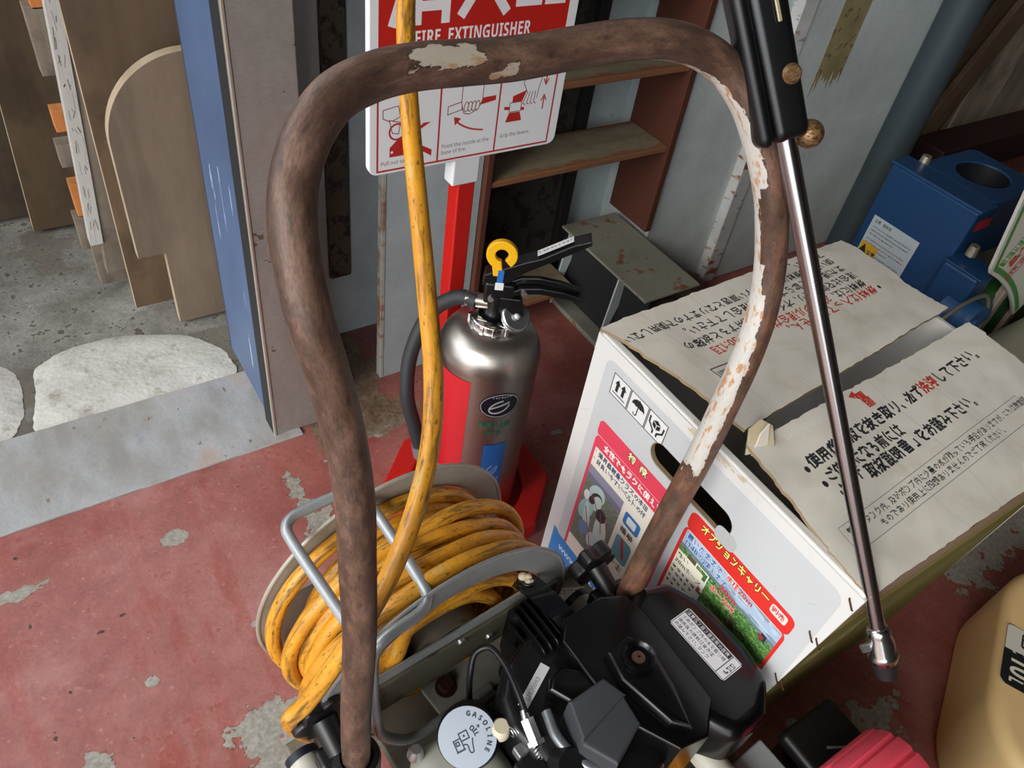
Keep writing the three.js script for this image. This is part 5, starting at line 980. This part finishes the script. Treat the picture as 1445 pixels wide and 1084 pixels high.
// ---------------------------------------------------------------- chrome lance leaning over the carton
{
  const a = V(.478, .826, -.32), b = V(.5315, .4455, -.053), d = b.clone().sub(a).normalize(), up = d.clone().negate();
  const t = thing('spray_lance', 'chrome rod with a black riveted grip leaning over the right corner of the carton', 'lance', b.toArray());
  const L = (s, x = 0, z = 0) => a.clone().sub(b).addScaledVector(d, s).addScaledVector(sx, x).addScaledVector(sz, z);
  const view = V(.46, -.69, -.557), sx = d.clone().cross(view).normalize(), sz = sx.clone().cross(d).normalize();
  part('rod', join(cyl(L(-.02), L(a.distanceTo(b) - .02), .0077, .0066, 32), cyl(L(a.distanceTo(b) * .55), L(a.distanceTo(b) * .56), .0073, .0073, 32)), P(0xa4a09e, .2, 1), t);
  const len = a.distanceTo(b);
  const fer = part('ferrule', lathe([[.0066, 0], [.0095, .001], [.0105, .006], [.0098, .010], [.0118, .016], [.0118, .026], [.0135, .028], [.0135, .032], [.0118, .034], [.0118, .037], [.0001, .038]], 40).applyQuaternion(new THREE.Quaternion().setFromUnitVectors(UPV, d)).translate(...L(len - .030).toArray()), M(0xc9cbc8, .2, 1), t);
  part('side_lug', cyl(L(len - .012, -.018), L(len - .012, .0), .004), M(0xb4b6b2, .3, .9), fer);
  part('foot', cyl(L(len + .004), L(len + .024), .0115, .0095, 24), M(0x141414, .6), t);
  // grip: two moulded halves with a groove, rivets and a brass end
  const half = (o, w) => { const g = new RoundedBoxGeometry(w, .235, .026, 4, .0085); const p = g.attributes.position; for (let i = 0; i < p.count; i++) { const y = p.getY(i), k = 1 - .22 * sstep(-y, .07, .1175) - .05 * Math.sin(y * 60) * .3; p.setX(i, p.getX(i) * k); p.setZ(i, p.getZ(i) * k); } g.computeVertexNormals(); g.translate(o, .117, 0); g.applyMatrix4(new THREE.Matrix4().makeBasis(sx, up, sz.clone().negate())); const c = L(.002); return g.translate(c.x, c.y, c.z); };
  const grip = part('grip', smooth(half(.003, .033), .7), P(0x0b0d0f, .34, 0, { clearcoat: .3 }), t); part('grip_half', smooth(half(-.0165, .015), .7), P(0x0b0d0f, .36), grip);
  const mBrass = T(rustSteel([150, 124, 86], [96, 58, 40], .5, .5), .45, .6);
  for (const [s, x] of [[-.042, .008], [-.150, .001]]) part('rivet', join(cyl(L(s, x, -.012), L(s, x, -.0155), .0072, .005, 20)), mBrass, grip);
  part('end_ball', new THREE.SphereGeometry(.0105, 24, 16).translate(...L(.003, .020, .004).toArray()), mBrass, grip);
  part('brass_inlay', new RoundedBoxGeometry(.003, .02, .002, 2, .0008).applyMatrix4(new THREE.Matrix4().makeBasis(sx, up, sz.clone().negate())).translate(...L(-.087, .006, -.0132).toArray()), M(0xb8b08c, .4, .4), grip);
}
// ---------------------------------------------------------------- jug, pink cap and the black box at the lower right
{
  const t = thing('jug', 'amber plastic jug lying on its side with a black and white capacity label', 'jug', [1.003, 0, .106], PI + .4346);
  const body = extr(roundRect(.34, .21, .085), .12, .02, 8); body.rotateX(-PI / 2).translate(0, .0205, 0);
  { const p = body.attributes.position; for (let i = 0; i < p.count; i++) { const x = p.getX(i), k = 1 - .05 * sstep(x, .05, .19) + .012 * Math.sin((x + .05) * 26); p.setZ(i, p.getZ(i) * k); } }
  part('bottle', smooth(body, .9), P(0xf6d79c, .38, 0, { transmission: .3, thickness: 0 }), t, 'amber translucent bottle body');
  part('neck', cyl(V(.18, .08, 0), V(.225, .08, 0), .03, .028, 32), P(0xd9ab62, .4), t);
  const lt = canvasTex(700, 640, (g, w, h) => {
    g.fillStyle = '#c9c6ba'; g.beginPath(); g.roundRect(4, 4, w - 8, h - 8, 40); g.fill(); g.fillStyle = '#14181a'; g.beginPath(); g.roundRect(300, 4, w - 304, h - 8, 60); g.fill(); g.fillRect(300, 4, 80, h - 8); reseed(14); for (let i = 0; i < 24; i++) { g.fillStyle = i % 2 ? '#14181a' : '#c9c6ba'; g.fillRect(292 + rnd(-10, 14), rnd(10, h - 20), rnd(6, 20), rnd(8, 50)); }
    g.fillStyle = '#14181a'; g.beginPath(); g.roundRect(40, h - 190, 180, 60, 30); g.fill(); g.fillStyle = '#c9c6ba'; g.font = 'bold 44px sans-serif'; g.fillText('ES-10C', 56, h - 144);
    g.fillStyle = '#d6cfb8'; g.save(); g.translate(330, h - 70); g.scale(.95, 1.25); g.font = 'bold 230px sans-serif'; g.fillText('10', 0, 0); g.font = 'bold 130px sans-serif'; g.fillText('L', 268, 0); g.restore();
  });
  const lp = unitUV(new THREE.ShapeGeometry(roundRect(.103, .1, .008))); lp.rotateX(-PI / 2).translate(.016, .1612, .068); part('label', lp, T(lt, .55), t, 'black and white 10 litre label');
}
{
  const t = thing('black_box', 'plain black box shape standing between the carton and the jug', 'case', [.57, 0, .06]);  // plain box for the unclear black area, holding up the pink cap
  part('shell', bx(-.05, .03, 0, .235, -.125, .13, .02), M(0x0d0e0f, .5), t); part('lid', bx(-.053, .033, .228, .2495, -.128, .133, .008), M(0x0e0f10, .45), t); part('latch', cyl(V(-.02, .252, -.09), V(.02, .252, -.068), .0015), M(0x9a9690, .4, .6), t);
  const c = thing('fluted_cap', 'pink red plastic cap with broad flutes lying on the black box', 'cap', [.503, .2495, .025]);
  const s = new THREE.Shape(), N = 240; for (let i = 0; i < N; i++) { const a = i / N * 2 * PI, w = Math.abs(Math.sin(a * 6.5)), r = .0385 + .0046 * Math.min(1, w * 1.7); (i ? s.lineTo : s.moveTo).call(s, r * Math.cos(a), r * Math.sin(a)); }
  const hole = new THREE.Path(); hole.absarc(0, 0, .035, 0, 2 * PI, true); s.holes.push(hole);
  part('fluted_skirt', smooth(extr(s, .075, .0015, 2).rotateY(PI / 2).translate(-.01, .0445, 0), .5), M(0xe04a5c, .45), c);
  part('end_wall', smooth(lathe([[.0001, 0], [.037, 0], [.037, .004], [.0001, .004]], 48).rotateZ(-PI / 2).translate(-.008, .0445, 0), .5), M(0xd84458, .45), c);
}

renderer.render(scene, camera);
